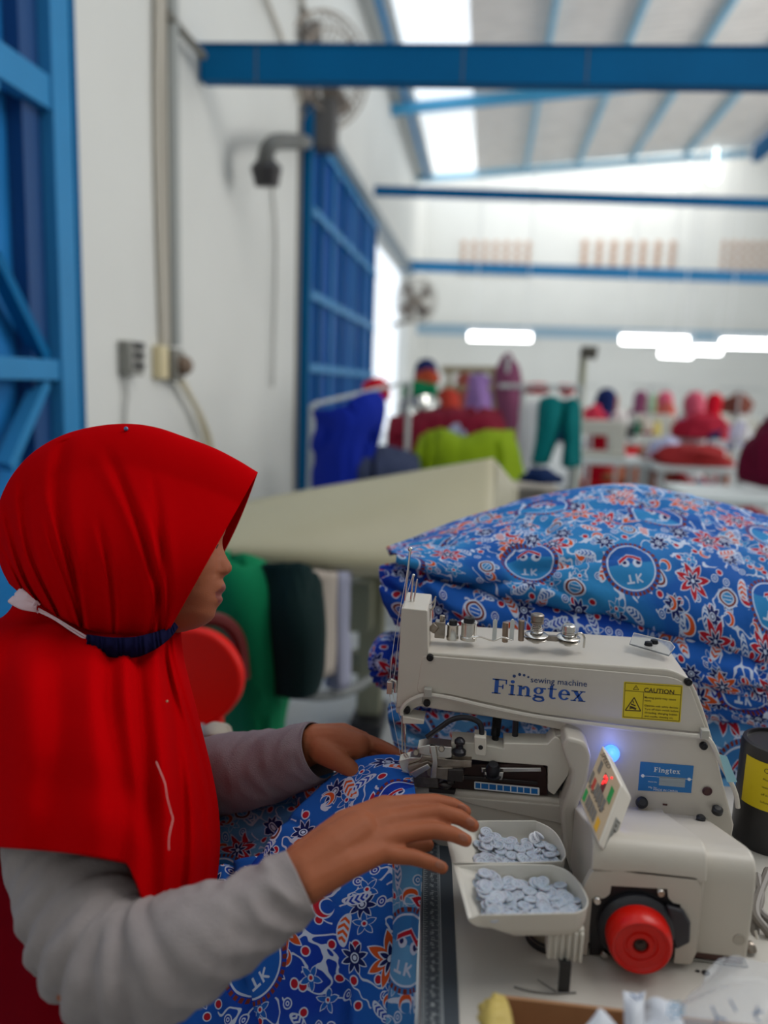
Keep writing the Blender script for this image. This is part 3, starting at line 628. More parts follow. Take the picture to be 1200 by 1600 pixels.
m = MB(); m.tube(spline([cp(440, 1070, 2.3), cp(465, 1084, 2.35), cp(505, 1087, 2.4), cp(545, 1080, 2.5), cp(580, 1060, 2.6)], 8), .016, 8); tag(obj('hose', m, mat('grey_hose', (112, 116, 116), .5)), 'grey hose curving over the floor beneath the dark jacket', 'hose')
m = MB(); m.tube(spline([cp(455, 1065, 2.3), cp(490, 1060, 2.35), cp(540, 1050, 2.5)], 8), .007, 8); tag(obj('thin_cable', m, mat('grey_hose', (112, 116, 116), .5)), 'thin grey cable above the hose under the board', 'cable')
# red plastic chair
ch = thing('plastic_chair', (-.42, 1.6, 0), 'glossy red plastic chair with rounded back, right behind the woman with the red hijab', 'chair')
redch = mat('red_chair_plastic', (214, 14, 0), .45, spec=.25)
bx = lambda px, py, y=1.62: ony(y, px, py)
out = [bx(262, 988), bx(290, 984), bx(325, 990), bx(352, 1008), bx(370, 1035), bx(377, 1062), bx(372, 1092), bx(352, 1118), bx(322, 1132), bx(262, 1134)]
m = MB(); m.prism(spline(out, 5), (0, .035, 0)); obj('backrest', m, redch, ch, bevel=.014, seg=3)
q0 = bx(270, 1130); q1 = bx(372, 1110); zs = .44
m = MB(); m.prism([(q0.x-.12, 1.30, zs), (q1.x, 1.30, zs), (q1.x+.02, 1.64, zs), (q0.x-.14, 1.64, zs)], (0, 0, .03)); obj('seat', m, redch, ch, bevel=.012)
for x, y, top in ((q0.x-.10, 1.32, .45), (q1.x-.02, 1.32, .45), (q1.x-.01, 1.62, .45), (q0.x-.10, 1.62, .45), (q1.x-.07, 1.655, .60), (q0.x+.02, 1.655, .60)):
    m = MB(); m.box(x-.02, x+.02, y-.015, y+.015, 0 if top < .5 else .44, top); obj('leg' if top < .5 else 'back_support', m, redch, ch, bevel=.004)
m = MB(); P = [bx(262, 975, 1.7), bx(300, 968, 1.7), bx(345, 970, 1.72), bx(372, 1000, 1.74), bx(380, 1060, 1.74)]; m.tube(spline(P, 6), .018, 8); obj('back_rim', m, mat('dark_red_plastic', (96, 12, 10), .5), ch)
m = MB(); m.hexa([cp(322, 1172, 1.15), cp(352, 1170, 1.13), cp(358, 1158, 1.2), cp(325, 1156, 1.22), cp(322, 1160, 1.15), cp(352, 1158, 1.13), cp(358, 1148, 1.2), cp(325, 1146, 1.22)]); pk = obj('packet', m, mat('olive_yellow_packet', (150, 136, 40), .5), bevel=.002); tag(pk, 'small yellow and white packet behind the elbow of the far grey sleeve', 'packet')
m = MB(); m.hexa([cp(331, 1167, 1.14), cp(338, 1166, 1.14), cp(350, 1157, 1.19), cp(343, 1157, 1.19), cp(331, 1163, 1.138), cp(338, 1162, 1.138), cp(350, 1146.5, 1.19), cp(343, 1146.5, 1.19)]); obj('white_stripe', m, whitep, pk)
drape('white_paper_bag', [[(318, 1138, 1.22), (335, 1130, 1.22), (360, 1134, 1.22)], [(316, 1150, 1.2), (335, 1148, 1.18), (362, 1150, 1.2)], [(316, 1160, 1.22), (335, 1160, 1.2), (360, 1160, 1.22)]], cloth('crumpled_paper', (176, 166, 152)), 'crumpled pale paper beside the yellow packet behind the sleeve', 'paper', seed=12, thick=.002, wr=.003, freq=14)

# ------------------------------------------------------------------ middle and far sewing lines
T = [(-.15, 5.1, 'table under the maroon cloth beyond the folding gate', mar)]
sewing_table(cp(700, 700, 5.0).x, 5.1, 0, 'table under the maroon cloth beyond the lime fabric', 1.3)
drape('maroon_cloth', [[(612, 660, 5.2), (660, 652, 5.1), (700, 648, 5.1), (745, 646, 5.1), (775, 650, 5.2)], [(610, 690, 5.0), (660, 668, 4.9), (700, 664, 4.9), (750, 660, 4.9), (785, 680, 5.0)], [(608, 725, 5.0), (655, 712, 4.85), (700, 700, 4.85), (750, 700, 4.85), (788, 705, 5.0)], [(610, 735, 5.0), (660, 740, 4.85), (700, 735, 4.85), (750, 730, 4.85), (790, 730, 5.0)]], mar, 'maroon cloth spread over the table behind the lime green cloth', 'cloth', seed=11, wr=.03)
drape('grey_blue_scrap', [[(690, 690, 4.7), (714, 664, 4.75), (732, 690, 4.7)], [(690, 705, 4.68), (712, 695, 4.66), (732, 705, 4.68)]], cloth('grey_blue_fabric', (140, 146, 172)), 'small grey-blue scrap on the maroon cloth above the lime green cloth', 'cloth', seed=13)
drape('lime_cloth', [[(665, 690, 4.6), (685, 680, 4.5), (725, 694, 4.4), (765, 682, 4.4), (797, 682, 4.6)], [(655, 715, 4.4), (690, 705, 4.3), (725, 710, 4.25), (765, 705, 4.25), (800, 705, 4.4)], [(645, 735, 4.4), (690, 735, 4.25), (725, 735, 4.2), (765, 735, 4.2), (808, 745, 4.4)], [(640, 760, 4.4), (690, 760, 4.25), (725, 760, 4.2), (765, 760, 4.2), (815, 765, 4.4)]], lime, 'lime green cloth heaped just above the right end of the beige board', 'cloth', seed=14, wr=.035)
sewing_table(cp(725, 760, 4.3).x, 4.35, 0, 'table under the lime green cloth', .6)
# rack with hanging clothes
rk = thing('clothes_rack', (cp(745, 600, 6.3).x, 6.3, 0), 'beige steel clothes rack with two rails, beyond the maroon cloth', 'rack'); rkm = mat('rack_paint', (166, 152, 120), .5)
for px in (703, 776, 770):
    m = MB(); p_ = ony(6.3, px, 575); m.cyl((p_.x, 6.3+(px == 770)*.4, 0), (p_.x, 6.3+(px == 770)*.4, p_.z), .022, 10); obj('post', m, rkm, rk)
for y, py in ((6.3, 577), (6.3, 607)):
    m = MB(); a, b = ony(y, 690, py), ony(y, 782, py+1); m.cyl(a, b, .028, 10); obj('rail', m, rkm, rk)
drape('lilac_dress', [[(737, 588, 6.2), (747, 586, 6.15), (762, 590, 6.2)], [(733, 615, 6.2), (748, 615, 6.1), (765, 620, 6.2)], [(725, 660, 6.2), (745, 660, 6.1), (766, 660, 6.2)]], lilac, 'lilac dress hanging from the beige rack', 'garment', seed=15)
drape('coral_dress', [[(718, 588, 6.3), (728, 586, 6.25), (736, 590, 6.3)], [(718, 605, 6.3), (728, 605, 6.2), (738, 608, 6.3)], [(716, 640, 6.3), (726, 640, 6.2), (734, 640, 6.3)]], cloth('coral_fabric', (196, 108, 96)), 'coral garment on the beige rack left of the lilac dress', 'garment', seed=16)
drape('mauve_dress', [[(785, 562, 5.6), (794, 556, 5.6), (802, 564, 5.6)], [(778, 590, 5.6), (793, 588, 5.5), (809, 592, 5.6)], [(780, 640, 5.6), (795, 640, 5.5), (812, 640, 5.6)], [(783, 700, 5.6), (798, 705, 5.5), (814, 700, 5.6)]], mauve, 'tall mauve garment hanging right of the beige rack', 'garment', seed=17)
m = MB(); p_ = ony(5.65, 794, 556); m.cyl((p_.x, 5.65, 0), (p_.x, 5.65, p_.z), .015); m.cyl((p_.x-.12, 5.65, 0), (p_.x+.12, 5.65, 0.02), .02); tag(obj('garment_stand', m, tmet), 'slim stand carrying the tall mauve garment', 'stand')
r2 = thing('garment_rail', (cp(860, 610, 5.4).x, 5.4, 0), 'rail frame with red, white and teal clothes, right of the mauve garment', 'rack')
for px in (818, 908):
    m = MB(); p_ = ony(5.4, px, 606); m.cyl((p_.x, 5.4, 0), (p_.x, 5.4, p_.z), .016, 10); obj('post', m, tmet, r2)
m = MB(); m.cyl(ony(5.4, 780, 603), ony(5.4, 912, 606), .016); obj('rail', m, tmet, r2)
drape('red_cloth', [[(822, 604, 5.35), (838, 602, 5.3), (853, 605, 5.35)], [(822, 615, 5.3), (838, 618, 5.25), (853, 617, 5.3)]], redc, 'red cloth laid over the left of the garment rail', 'cloth', seed=18)
drape('red_scarf', [[(876, 605, 5.35), (884, 603, 5.3), (892, 606, 5.35)], [(876, 615, 5.3), (884, 620, 5.25), (893, 617, 5.3)]], redc, 'small red cloth over the right of the garment rail', 'cloth', seed=19)
drape('white_shirt', [[(815, 640, 5.3), (835, 628, 5.25), (856, 640, 5.3)], [(815, 680, 5.3), (835, 680, 5.2), (850, 680, 5.3)], [(812, 740, 5.3), (830, 740, 5.2), (842, 740, 5.3)]], whc, 'white shirt hanging between the mauve and the teal garments', 'garment', seed=20)
drape('teal_garment', [[(848, 625, 5.2), (862, 622, 5.15), (878, 628, 5.2)], [(846, 660, 5.2), (858, 660, 5.1), (872, 665, 5.2)], [(834, 722, 5.2), (842, 725, 5.15), (852, 722, 5.2)]], teal, 'teal garment slanting down left on the garment rail', 'garment', seed=21)
drape('teal_garment', [[(884, 628, 5.2), (895, 622, 5.15), (906, 630, 5.2)], [(878, 670, 5.2), (892, 670, 5.1), (906, 670, 5.2)], [(877, 728, 5.2), (892, 732, 5.1), (906, 728, 5.2)]], teal, 'straight teal garment at the right end of the garment rail', 'garment', seed=22)
drape('navy_garment', [[(868, 628, 5.26), (876, 626, 5.24), (884, 628, 5.26)], [(862, 660, 5.26), (872, 660, 5.2), (882, 660, 5.26)], [(862, 688, 5.26), (870, 690, 5.2), (880, 688, 5.26)]], navyf, 'navy garment between the two teal ones', 'garment', seed=23)
# pole with a lamp head
pl = thing('lamp_post', (cp(913, 560, 5.8).x, 5.8, 0), 'thin pale pole with a dark lamp head, right of the teal garments', 'lamp'); p_ = ony(5.8, 913, 545)
m = MB(); m.cyl((p_.x, 5.8, 0), (p_.x, 5.8, p_.z), .03, 10); obj('pole', m, mat('pale_olive_paint', (170, 172, 150), .5), pl)
m = MB(); a, b = ony(5.75, 907, 548), ony(5.75, 932, 552); m.tube([a, b], [.035, .05], 10); obj('lamp_head', m, mat('olive_dark', (90, 86, 76), .5), pl)
sewing_table(ony(5.8, 700, 636).x, 5.8, 0, 'long table with two pale machines behind the maroon cloth', 1.5)
# glints of metal on machines near the gate
for i, (px, py, yy, s_, lb) in enumerate(((665, 632, 5.8, 0, 'pale sewing machine on the table behind the maroon cloth, left one'), (737, 636, 5.8, 0, 'pale sewing machine behind the maroon cloth, under the lilac dress'))):
    p_ = ony(yy, px, py); far_machine(p_.x, yy, .76, lb)
drape('green_cloth', [[(632, 608, 5.9), (650, 600, 5.85), (680, 606, 5.9)], [(630, 625, 5.8), (655, 620, 5.75), (682, 622, 5.8)]], greenc, 'dark green cloth on the shelf left of the rack', 'cloth', seed=24)
drape('orange_cloth', [[(655, 585, 6.0), (672, 580, 5.95), (684, 588, 6.0)], [(650, 600, 5.95), (672, 600, 5.9), (684, 600, 5.95)]], cloth('rust_fabric', (176, 74, 48)), 'rust orange cloth above the dark green cloth', 'cloth', seed=25)
drape('plum_cloth', [[(688, 615, 6.0), (700, 610, 5.95), (712, 618, 6.0)], [(690, 640, 5.95), (702, 640, 5.9), (716, 642, 5.95)]], cloth('tomato_fabric', (190, 66, 52)), 'tomato red cloth by the left post of the beige rack', 'cloth', seed=26)
glint = mat('polished_steel', (240, 240, 235), .12, 1)
for px, py, yy, rr, lb in ((669, 629, 5.5, .09, 'large shiny steel bowl glinting left of the rack'), (641, 641, 5.5, .06, 'small shiny steel part glinting above the maroon cloth at the left')):
    p_ = ony(yy, px, py); m = MB(); m.lathe([(0, -rr*.5), (rr*.6, -rr*.45), (rr, rr*.1), (rr*.96, rr*.14), (rr*.5, -rr*.3), (0, -rr*.35)], p_, (.1, -.5, 1), 20); tag(obj('steel_bowl', m, glint), lb, 'metal part')
red1 = cloth('hijab_red_far', (206, 20, 44)); 
wk = [(665, 575, 6.6, (.3, .9), navyf, slate, 'person with dark headscarf standing among the clothes left of the rack', .64),
      (945, 632, 7.6, (.9, .5), navyf, redc, 'person in red top with dark headscarf, seated at the white table', .45),
      (1085, 640, 8.2, (-.5, .9), pink, whc, 'person with pink headscarf seated at the far right tables', .45),
      (1040, 622, 10.5, (-.5, .9), pink, redc, 'small far person with pink headscarf between the lamps and tables', .45),
      (1115, 632, 10.1, (.6, .9), redc, mar, 'person with red headscarf right of the pink headscarf', .45),
      (1000, 628, 11.5, (.6, .9), mauve, greenc, 'small far person with mauve headscarf in the back row', .45)]
for px, py, yy, f_, hj, sh, lb, zz in wk:
    p_ = ony(yy, px, py); n_ = Vector((f_[0], f_[1], 0)).normalized(); worker(p_.x, yy, (n_.x, n_.y), hj, sh, lb, zz)
    if zz < .6:
        t = thing('stool', (p_.x, yy+.02, 0), 'red stool of the ' + lb.split(',')[0].split(' seated')[0].split(' between')[0].split(' right')[0].split(' in the back')[0], 'stool', 'worker stools'); m = MB(); m.box(p_.x-.17, p_.x+.17, yy-.15, yy+.19, .42, .45); obj('seat', m, redch, t, bevel=.01)
        for a_ in (-1, 1):
            for b_ in (-1, 1): m = MB(); m.box(p_.x+a_*.14-.02, p_.x+a_*.14+.02, yy+.02+b_*.13-.02, yy+.02+b_*.13+.02, 0, .42); obj('leg', m, redch, t)
for i, (px, yy, wd, lb) in enumerate(((948, 6.6, .62, 'white table in front of the person in the red top'), (1085, 6.3, .70, 'white table with red cloth right of centre'), (1190, 4.6, .9, 'white table at the right edge beneath the maroon cloth'), (1030, 9.2, 1.2, 'white table in the middle rows of the far hall'), (1160, 8.9, .9, 'white table far right behind the red cloth'), (1000, 12.5, 1.3, 'white table in the last row, left'), (1120, 13.0, 1.3, 'white table in the last row, right'), (860, 8.8, 1.2, 'white table behind the teal garments'), (780, 9.8, 1.2, 'white table behind the beige rack'))):
    p_ = ony(yy, px, 700); t = sewing_table(p_.x, yy, 0, lb, wd, .6)
    if i not in (1, 2): far_machine(p_.x-.1, yy, .76, 'pale sewing machine on the ' + lb)
    if i not in (2,): thread_stand(p_.x+.35, yy+.18, .76, 'thread stand on the ' + lb, rng.choice([((220, 60, 80), (240, 240, 240)), ((40, 120, 90), (240, 220, 120)), ((230, 230, 235), (200, 40, 60))]))
p_ = ony(6.3, 1085, 712)
def heap(name, c, r, mt, label, cat='cloth', seed=1, group=None):
    mb = MB(); bmesh.ops.create_icosphere(mb.bm, subdivisions=4, radius=1)
    for v in mb.bm.verts:
        n_ = noise.noise(v.co*1.7+Vector((seed*3.3, 0, 0))); n2 = abs(noise.noise(v.co*4+Vector((0, seed, 0))))
        k = 1+.28*n_-.16*n2; v.co = Vector((v.co.x*r[0]*k, v.co.y*r[1]*k, max(v.co.z, -.25)*r[2]*k)) + Vector(c)
    return tag(obj(name, mb, mt, smooth=180), label, cat, group)
p_ = ony(6.2, 1085, 722); heap('fabric_heap', (p_.x, 6.25, .80), (.30, .22, .12), cloth('brick_red_fabric', (160, 46, 48)), 'brick red cloth heap on the white table right of centre', seed=2)
p_ = ony(6.3, 1045, 690); heap('fabric_heap', (p_.x, 6.4, .83), (.13, .15, .14), cloth('pale_lilac_far', (190, 194, 226)), 'pale lilac cloth heap left of the brick red one', seed=3)
p_ = ony(7.7, 1110, 660); heap('fabric_heap', (p_.x, 7.9, .93), (.28, .2, .2), cloth('crimson_far', (176, 40, 62)), 'crimson cloth heap behind the brick red one', seed=4)
p_ = ony(7.5, 1135, 690); heap('fabric_heap', (p_.x, 7.7, .84), (.12, .14, .14), navyf, 'navy cloth heap right of the crimson one', seed=5)
p_ = ony(6.3, 1120, 690); heap('fabric_heap', (p_.x+.05, 6.45, .84), (.07, .1, .12), whc, 'small white cloth heap right of the brick red one', seed=6)
mb = MB(); P = []
drape('maroon_garment', [[(1196, 668, 4.6), (1215, 650, 4.5), (1260, 640, 4.5)], [(1172, 700, 4.5), (1210, 690, 4.35), (1270, 690, 4.5)], [(1158, 735, 4.5), (1210, 740, 4.35), (1270, 740, 4.5)], [(1162, 748, 4.5), (1210, 752, 4.4), (1270, 752, 4.5)]], cloth('deep_maroon_fabric', (92, 10, 40)), 'deep maroon cloth rising at the right edge on the white table', 'cloth', seed=30, wr=.03)
p_ = ony(4.9, 1180, 790); heap('fabric_heap', (p_.x, 5.1, .30), (.4, .2, .28), cloth('crimson_low', (150, 14, 36)), 'crimson cloth heap under the table at the right edge', seed=8)
p_ = ony(6.4, 1080, 770); heap('fabric_heap', (p_.x, 6.7, .2), (.22, .2, .42), cloth('brick_low', (150, 40, 44)), 'brick red cloth bundle under the table right of centre', seed=9)
for px, mt, lb, sd in ((962, greenc, 'green bundle under the left white table', 31), (1010, navyf, 'dark blue bundle under the tables near the centre', 32), (985, cloth('tan_fabric', (170, 120, 100)), 'tan bundle on the floor beyond the green one', 33), (1125, navyf, 'dark blue bundle under the table near the right edge', 34)):
    p_ = ony(7.2, px, 760); heap('fabric_bundle', (p_.x, 7.2+(sd % 3)*.5, .12), (.16, .16, .36), mt, lb, seed=sd)

# more clutter of the sewing lines
for k, (px, py, yy, sx_, sz_, c_, lb) in enumerate(((925, 655, 7.3, .13, .13, (214, 60, 84), 'rose cloth heap left of the person in red'), (968, 660, 7.4, .08, .12, (232, 226, 224), 'white cloth heap right of the person in the red top'), (1005, 668, 8.6, .10, .12, (226, 214, 196), 'cream cloth heap in the middle of the far tables'), (1015, 640, 11.8, .22, .22, (150, 190, 150), 'pale green cloth heap far back in the middle'), (1040, 650, 9.3, .12, .16, (196, 96, 84), 'coral cloth heap in the middle rows'), (1070, 672, 8.0, .10, .12, (196, 120, 170), 'orchid cloth heap beside the crimson one'), (1150, 640, 10.6, .2, .2, (120, 70, 60), 'brown cloth heap far right'), (1152, 690, 6.8, .09, .16, (206, 206, 232), 'pale violet cloth heap near the right edge'), (820, 690, 8.7, .2, .2, (206, 150, 150), 'dusty pink heap behind the white shirt'), (760, 640, 9.7, .2, .2, (196, 170, 150), 'tan heap behind the beige rack'))):
    p_ = ony(yy, px, py); heap('fabric_heap', (p_.x, yy, max(.78, p_.z)), (sx_, sx_, sz_), cloth('heap_colour_%d' % k, c_), lb, seed=60+k)
    if p_.z > .95: m = MB(); m.cyl((p_.x, yy, 0), (p_.x, yy, p_.z-sz_*.15), .015); m.cyl((p_.x, yy, 0), (p_.x, yy, .02), .12); tag(obj('display_stand', m, tmet), 'thin pale stand under the ' + lb, 'stand')
p_ = cp(400, 1000, 2.15); m = MB(); m.cyl((p_.x, p_.y, .02), (p_.x, p_.y, cp(360, 875, 2.1).z), .014); m.cyl((p_.x, p_.y, 0), (p_.x, p_.y, .02), .16, 24); tag(obj('garment_stand', m, tmet), 'slim stand hidden behind the green garment it carries', 'stand')
m = MB(); a = cp(790, 755, 3.6); m.box(a.x-.22, a.x+.25, a.y, a.y+.3, .3, a.z-.02); m.box(a.x-.2, a.x-.16, a.y, a.y+.3, 0, .3); m.box(a.x+.19, a.x+.23, a.y, a.y+.3, 0, .3); tag(obj('cabinet', m, mat('warm_grey_cabinet', (150, 142, 130), .6), bevel=.01), 'low warm grey cabinet between the beige board and the batik pile', 'cabinet')
for k, (px, py, c_, lb) in enumerate(((845, 748, (20, 40, 80), 'navy cloth scrap on the grey cabinet behind the pile'), (775, 765, (110, 70, 80), 'plum cloth scrap at the end of the beige board'))):
    p_ = cp(px, py, 3.5); heap('fabric_heap', p_, (.09, .08, .05), cloth('scrap_%d' % k, c_), lb, seed=80+k)
YF_ = .684
# ================================================================== WORKTOP
TZ = .76
TO = onz(TZ, 655, 1600); TD = (onz(TZ, 658.5, 1350)-TO).normalized(); TN = Vector((TD.y, -TD.x, 0))
ta, tb_ = TO-TD*.20, TO+TD*.90
m = MB(); m.prism([Vector((p_.x, p_.y, TZ-.035)) for p_ in (ta, ta+TN*1.0, tb_+TN*1.0, tb_)], (0, 0, .035))
wt = thing('work_table', (.4, .9, 0), 'pale laminate work table under the cream button sewing machine', 'table')
obj('table_top', m, tabm, wt, bevel=.002)
for u_ in (.08, .90):
    for v_ in (-.12, .82):
        x, y, _z = TO+TN*u_+TD*v_; m = MB(); m.box(x-.025, x+.025, y-.025, y+.025, 0, TZ-.035); obj('leg', m, tmet, wt)
# measuring tape glued along the edge
tape = thing('measuring_tape', (-.005, .7, TZ), 'dark grey measuring tape with white ticks stuck along the table edge', 'measuring tape')
W_ = (onz(TZ, 718, 1600)-TO).dot(TN)
def tq(mb, u0, u1, v0, v1, z0, z1):
    c = [TO+TN*a+TD*b for a, b in ((u0, v0), (u1, v0), (u1, v1), (u0, v1))]
    mb.hexa([Vector((p_.x, p_.y, z0)) for p_ in c]+[Vector((p_.x, p_.y, z1)) for p_ in c]); return mb
obj('band', tq(MB(), .0006, W_, -.05, .42, TZ, TZ+.0012), mat('tape_grey', (60, 68, 76), .55), tape)
m = MB(); m2 = MB(); zt = TZ+.0012; uL, uR = W_*.085, W_*.585; v = -.02; k = 0
while v < .36:
    tq(m, uL, uL+(.0040 if k % 2 else .0026), v, v+.0005, zt, zt+.0001); v += .0034; k += 1
v = -.02; k = 0
while v < .36:
    L = .0062 if k % 10 == 0 else (.0040 if k % 5 == 0 else .0026)
    tq(m, uR-L, uR, v, v+.00035, zt, zt+.0001); v += .0015; k += 1
tq(m, uL-.0004, uL, -.02, .36, zt, zt+.0001); tq(m, uR, uR+.0005, -.02, .36, zt, zt+.0001)
tpm = mat('tape_print', (172, 178, 180), .6)
obj('tick_marks', m, tpm, tape)
for k in range(34):
    a = TO+TN*(uL+.0080)+TD*(-.012+k*.0102); put_text(m2, str(k+1), Vector((a.x, a.y, zt))+TD*.0046, Vector((a.x, a.y, zt)), (0, 0, 1), h=.0028)
for k in range(24):
    a = TO+TN*(uR-.0078)+TD*(-.012+k*.015); put_text(m2, str(40-k), Vector((a.x, a.y, zt)), Vector((a.x, a.y, zt))+TD*.0046, (0, 0, 1), h=.0030)
obj('numerals', m2, tpm, tape)

# ================================================================== SEWING MACHINE
YA, YB_ = .85, .95
mc = thing('button_sewing_machine', (.2, .85, TZ), 'cream button sewing machine with blue lettering and red handwheel', 'sewing machine')
def A(px, py, y=YA): return ony(y, px, py)
def poly(pts, y0, y1, fil=None, mb=None, yp=None):
    """pixel polygon surveyed on plane yp, extruded y0..y1"""
    mb = mb or MB(); P = []
    n = len(pts)
    for i, p_ in enumerate(pts):
        if len(p_) == 3:   # rounded corner
            a, c, b = (Vector((*pts[i-1][:2], 0)), Vector((*p_[:2], 0)), Vector((*pts[(i+1) % n][:2], 0)))
            u_, v_ = (a-c), (b-c); r = min(p_[2], u_.length*.49, v_.length*.49); u_ = c+u_.normalized()*r; v_ = c+v_.normalized()*r
            for k in range(6):
                t = k/5; q = u_*(1-t)**2 + c*2*t*(1-t) + v_*t*t; P.append(A(q.x, q.y, yp or y0))
        else: P.append(A(p_[0], p_[1], yp or y0))
    mb.prism([Vector((p_.x, y0, p_.z)) for p_ in P], (0, y1-y0, 0)); return mb
arm = [(624, 1019), (669, 1019, 3), (1050, 1046, 14), (1080, 1062, 14), (1096, 1098, 20), (1115, 1160), (1128, 1215, 10), (1147, 1290), (1140, 1330), (890, 1330), (893, 1250), (905, 1200, 12), (912, 1160, 12), (884, 1143), (827, 1131), (760, 1120), (693, 1111), (655, 1104, 3), (645, 1109, 3), (640, 1118, 3), (618, 1115, 4)]
m = poly(arm, YA, YB_+.01)
obj('arm_casting', m, cream, mc, bevel=.006, seg=3)
m = poly([(627, 950, 2), (668, 954, 3), (669, 1030), (660, 1100), (619, 1106), ], YA-.0015, YB_-.03); obj('head_block', m, cream, mc, bevel=.004, seg=3)
# side cover plate (thin, its seam shows as a fine line)
m = poly([(660, 1024, 8), (920, 1046), (1052, 1058, 14), (1078, 1072, 10), (1092, 1110, 10), (1106, 1146, 4), (960, 1132), (840, 1115), (700, 1085, 6), (650, 1083, 10)], YA-.0022, YA); obj('side_cover', m, cream, mc, bevel=.0009, seg=2)
# cable along the arm
m = MB(); pts = [A(x, y, YA-.006) for x, y in ((628, 1117), (628, 1108), (640, 1095), (665, 1086), (700, 1090), (760, 1104), (840, 1120), (960, 1136), (1060, 1147), (1098, 1151), (1110, 1158), (1120, 1178), (1130, 1200), (1142, 1222), (1150, 1242), (1153, 1262))]
m.tube(spline(pts, 5), .0026, 8); obj('cable', m, mat('white_cable', (200, 194, 184), .4), mc)
for (px, py) in ((668, 1084), (1102, 1149)):
    c = A(px, py, YA-.010); m = MB(); m.box(c.x-.0045, c.x+.0045, c.y, c.y+.009, c.z-.005, c.z+.0055); obj('cable_clip', m, mat('clear_clip', (170, 168, 160), .3), mc, bevel=.001)
m = MB(); c = A(1132, 1195, YA-.011); m.hexa([A(1124, 1178, YA-.011), A(1136, 1182, YA-.011), A(1152, 1222, YA-.011), A(1136, 1222, YA-.011)]+[A(x, y, YA-.0105) for x, y in ((1124, 1178), (1136, 1182), (1152, 1222), (1136, 1222))]); obj('cable_tag', m, mat('aqua_tape', (150, 200, 214), .4), mc)
# screws
scr = mat('black_screw', (34, 34, 38), .35, .6)
for px, py, r in ((672, 1027, .0042), (667, 1098, .0042), (636, 1109, .0042), (1075, 1065, .0044), (1099, 1165, .0044)):
    c = A(px, py, YA-.002); m = MB(); m.lathe([(0, .0035), (r*.55, .0035), (r*.6, .002), (r*.62, .0035), (r*.9, .0032), (r, .002), (r, -.001)], c, (0, -1, 0), 18); obj('screw', m, scr, mc)
c = A(1105, 1236, YA-.001); m = MB(); m.lathe([(0, .001), (.0035, .001), (.0045, .0022), (.0055, .0005)], c, (0, -1, 0), 18); obj('port_plug', m, mat('dark_red_port', (70, 34, 34), .5), mc)
# column lip in front of the arm (left flank of the yoke)
m = poly([(884, 1143, 6), (912, 1150, 10), (922, 1170, 14), (915, 1215), (896, 1262), (900, 1340), (905, 1400), (880, 1320), (875, 1256), (890, 1215), (891, 1196), (880, 1172), (876, 1158)], YA-.035, YA+.02, yp=YA-.02); obj('yoke_column', m, cream, mc, bevel=.004, seg=3)
m = poly([(878, 1160), (888, 1172), (897, 1196), (893, 1215), (880, 1245), (862, 1248), (874, 1230), (884, 1205), (882, 1185), (872, 1166)], YA-.006, YA+.03, yp=YA-.02); obj('gap_shade', m, black, mc, bevel=.001)  # black insert painted as the shade in the curved gap
m = poly([(867, 1143, 4), (886, 1142, 4), (880, 1160), (864, 1166)], YA-.01, YA+.05, yp=YA); obj('yoke_top', m, mat('grey_cream', (168, 162, 152), .45), mc, bevel=.002)
# lower bed reaching left under the needle
m = poly([(642, 1236), (668, 1232, 3), (705, 1235), (860, 1248), (905, 1255), (912, 1330), (900, 1400), (860, 1395), (720, 1352), (642, 1290)], YA-.01, YB_-.01, yp=YA-.01); obj('bed', m, cream, mc, bevel=.004, seg=3)
m = poly([(700, 1243), (880, 1258), (884, 1290), (870, 1284), (740, 1256)], YA-.0125, YA-.009, yp=YA-.01); obj('bed_ridge', m, cream, mc, bevel=.001)
# swinging clamp lever
YC = YA-.012
m = poly([(705, 1159, 2), (740, 1161), (787, 1170), (787, 1161, 3), (855, 1163), (868, 1150, 6), (882, 1163, 4), (892, 1198, 5), (888, 1212), (866, 1243, 3), (856, 1236, 3), (856, 1197, 3), (760, 1190), (706, 1183, 2)], YC, YC+.028, yp=YC); obj('clamp_lever', m, cream2, mc, bevel=.002, seg=2)
m = poly([(741, 1151, 2), (760, 1153, 2), (759, 1182, 4), (742, 1180, 4)], YC-.010, YC+.01, yp=YC-.01); b_ = obj('lever_block', m, cream2, mc, bevel=.0015)
c = A(751, 1168, YC-.0102); m = MB(); m.cyl(c, c+Vector((0, .002, 0)), .0028, 14); obj('hole', m, black, mc)
m = MB(); m.tube(spline([A(x, y, YC-.001) for x, y in ((667, 1152), (690, 1135), (705, 1125), (722, 1121), (740, 1124), (751, 1133), (753, 1155))], 6), .0032, 10); obj('guard_rod', m, blackm, mc)
m = MB(); c0, c1 = A(777, 1120, YC+.02), A(772, 1172, YC+.02); m.cyl(c0, c1, .0026, 10)
for k in range(150):
    pass
hx = [c0.lerp(c1, k/160*.55) + Vector((math.cos(k*.9), math.sin(k*.9), 0))*.0046 for k in range(160)]
m.tube(hx, .0011, 5); m.cyl(c0.lerp(c1, .5), c1, .0042, 10); obj('spring_rod', m, mat('black_spring', (26, 26, 30), .4, .5), mc)
m = MB(); m.cyl(A(806, 1122, YC+.02), A(804, 1166, YC+.02), .0036, 10); obj('push_rod', m, blackm, mc)
c = A(718, 1166, YC-.006); m = MB(); m.lathe([(0, .014), (.0035, .013), (.0062, .010), (.0062, .007), (.0040, .005), (.0044, .001), (.008, -.002), (.008, -.006), (0, -.006)], c-Vector((0, 0, .003)), (0, 0, 1), 16); obj('thumb_nut', m, blackm, mc)
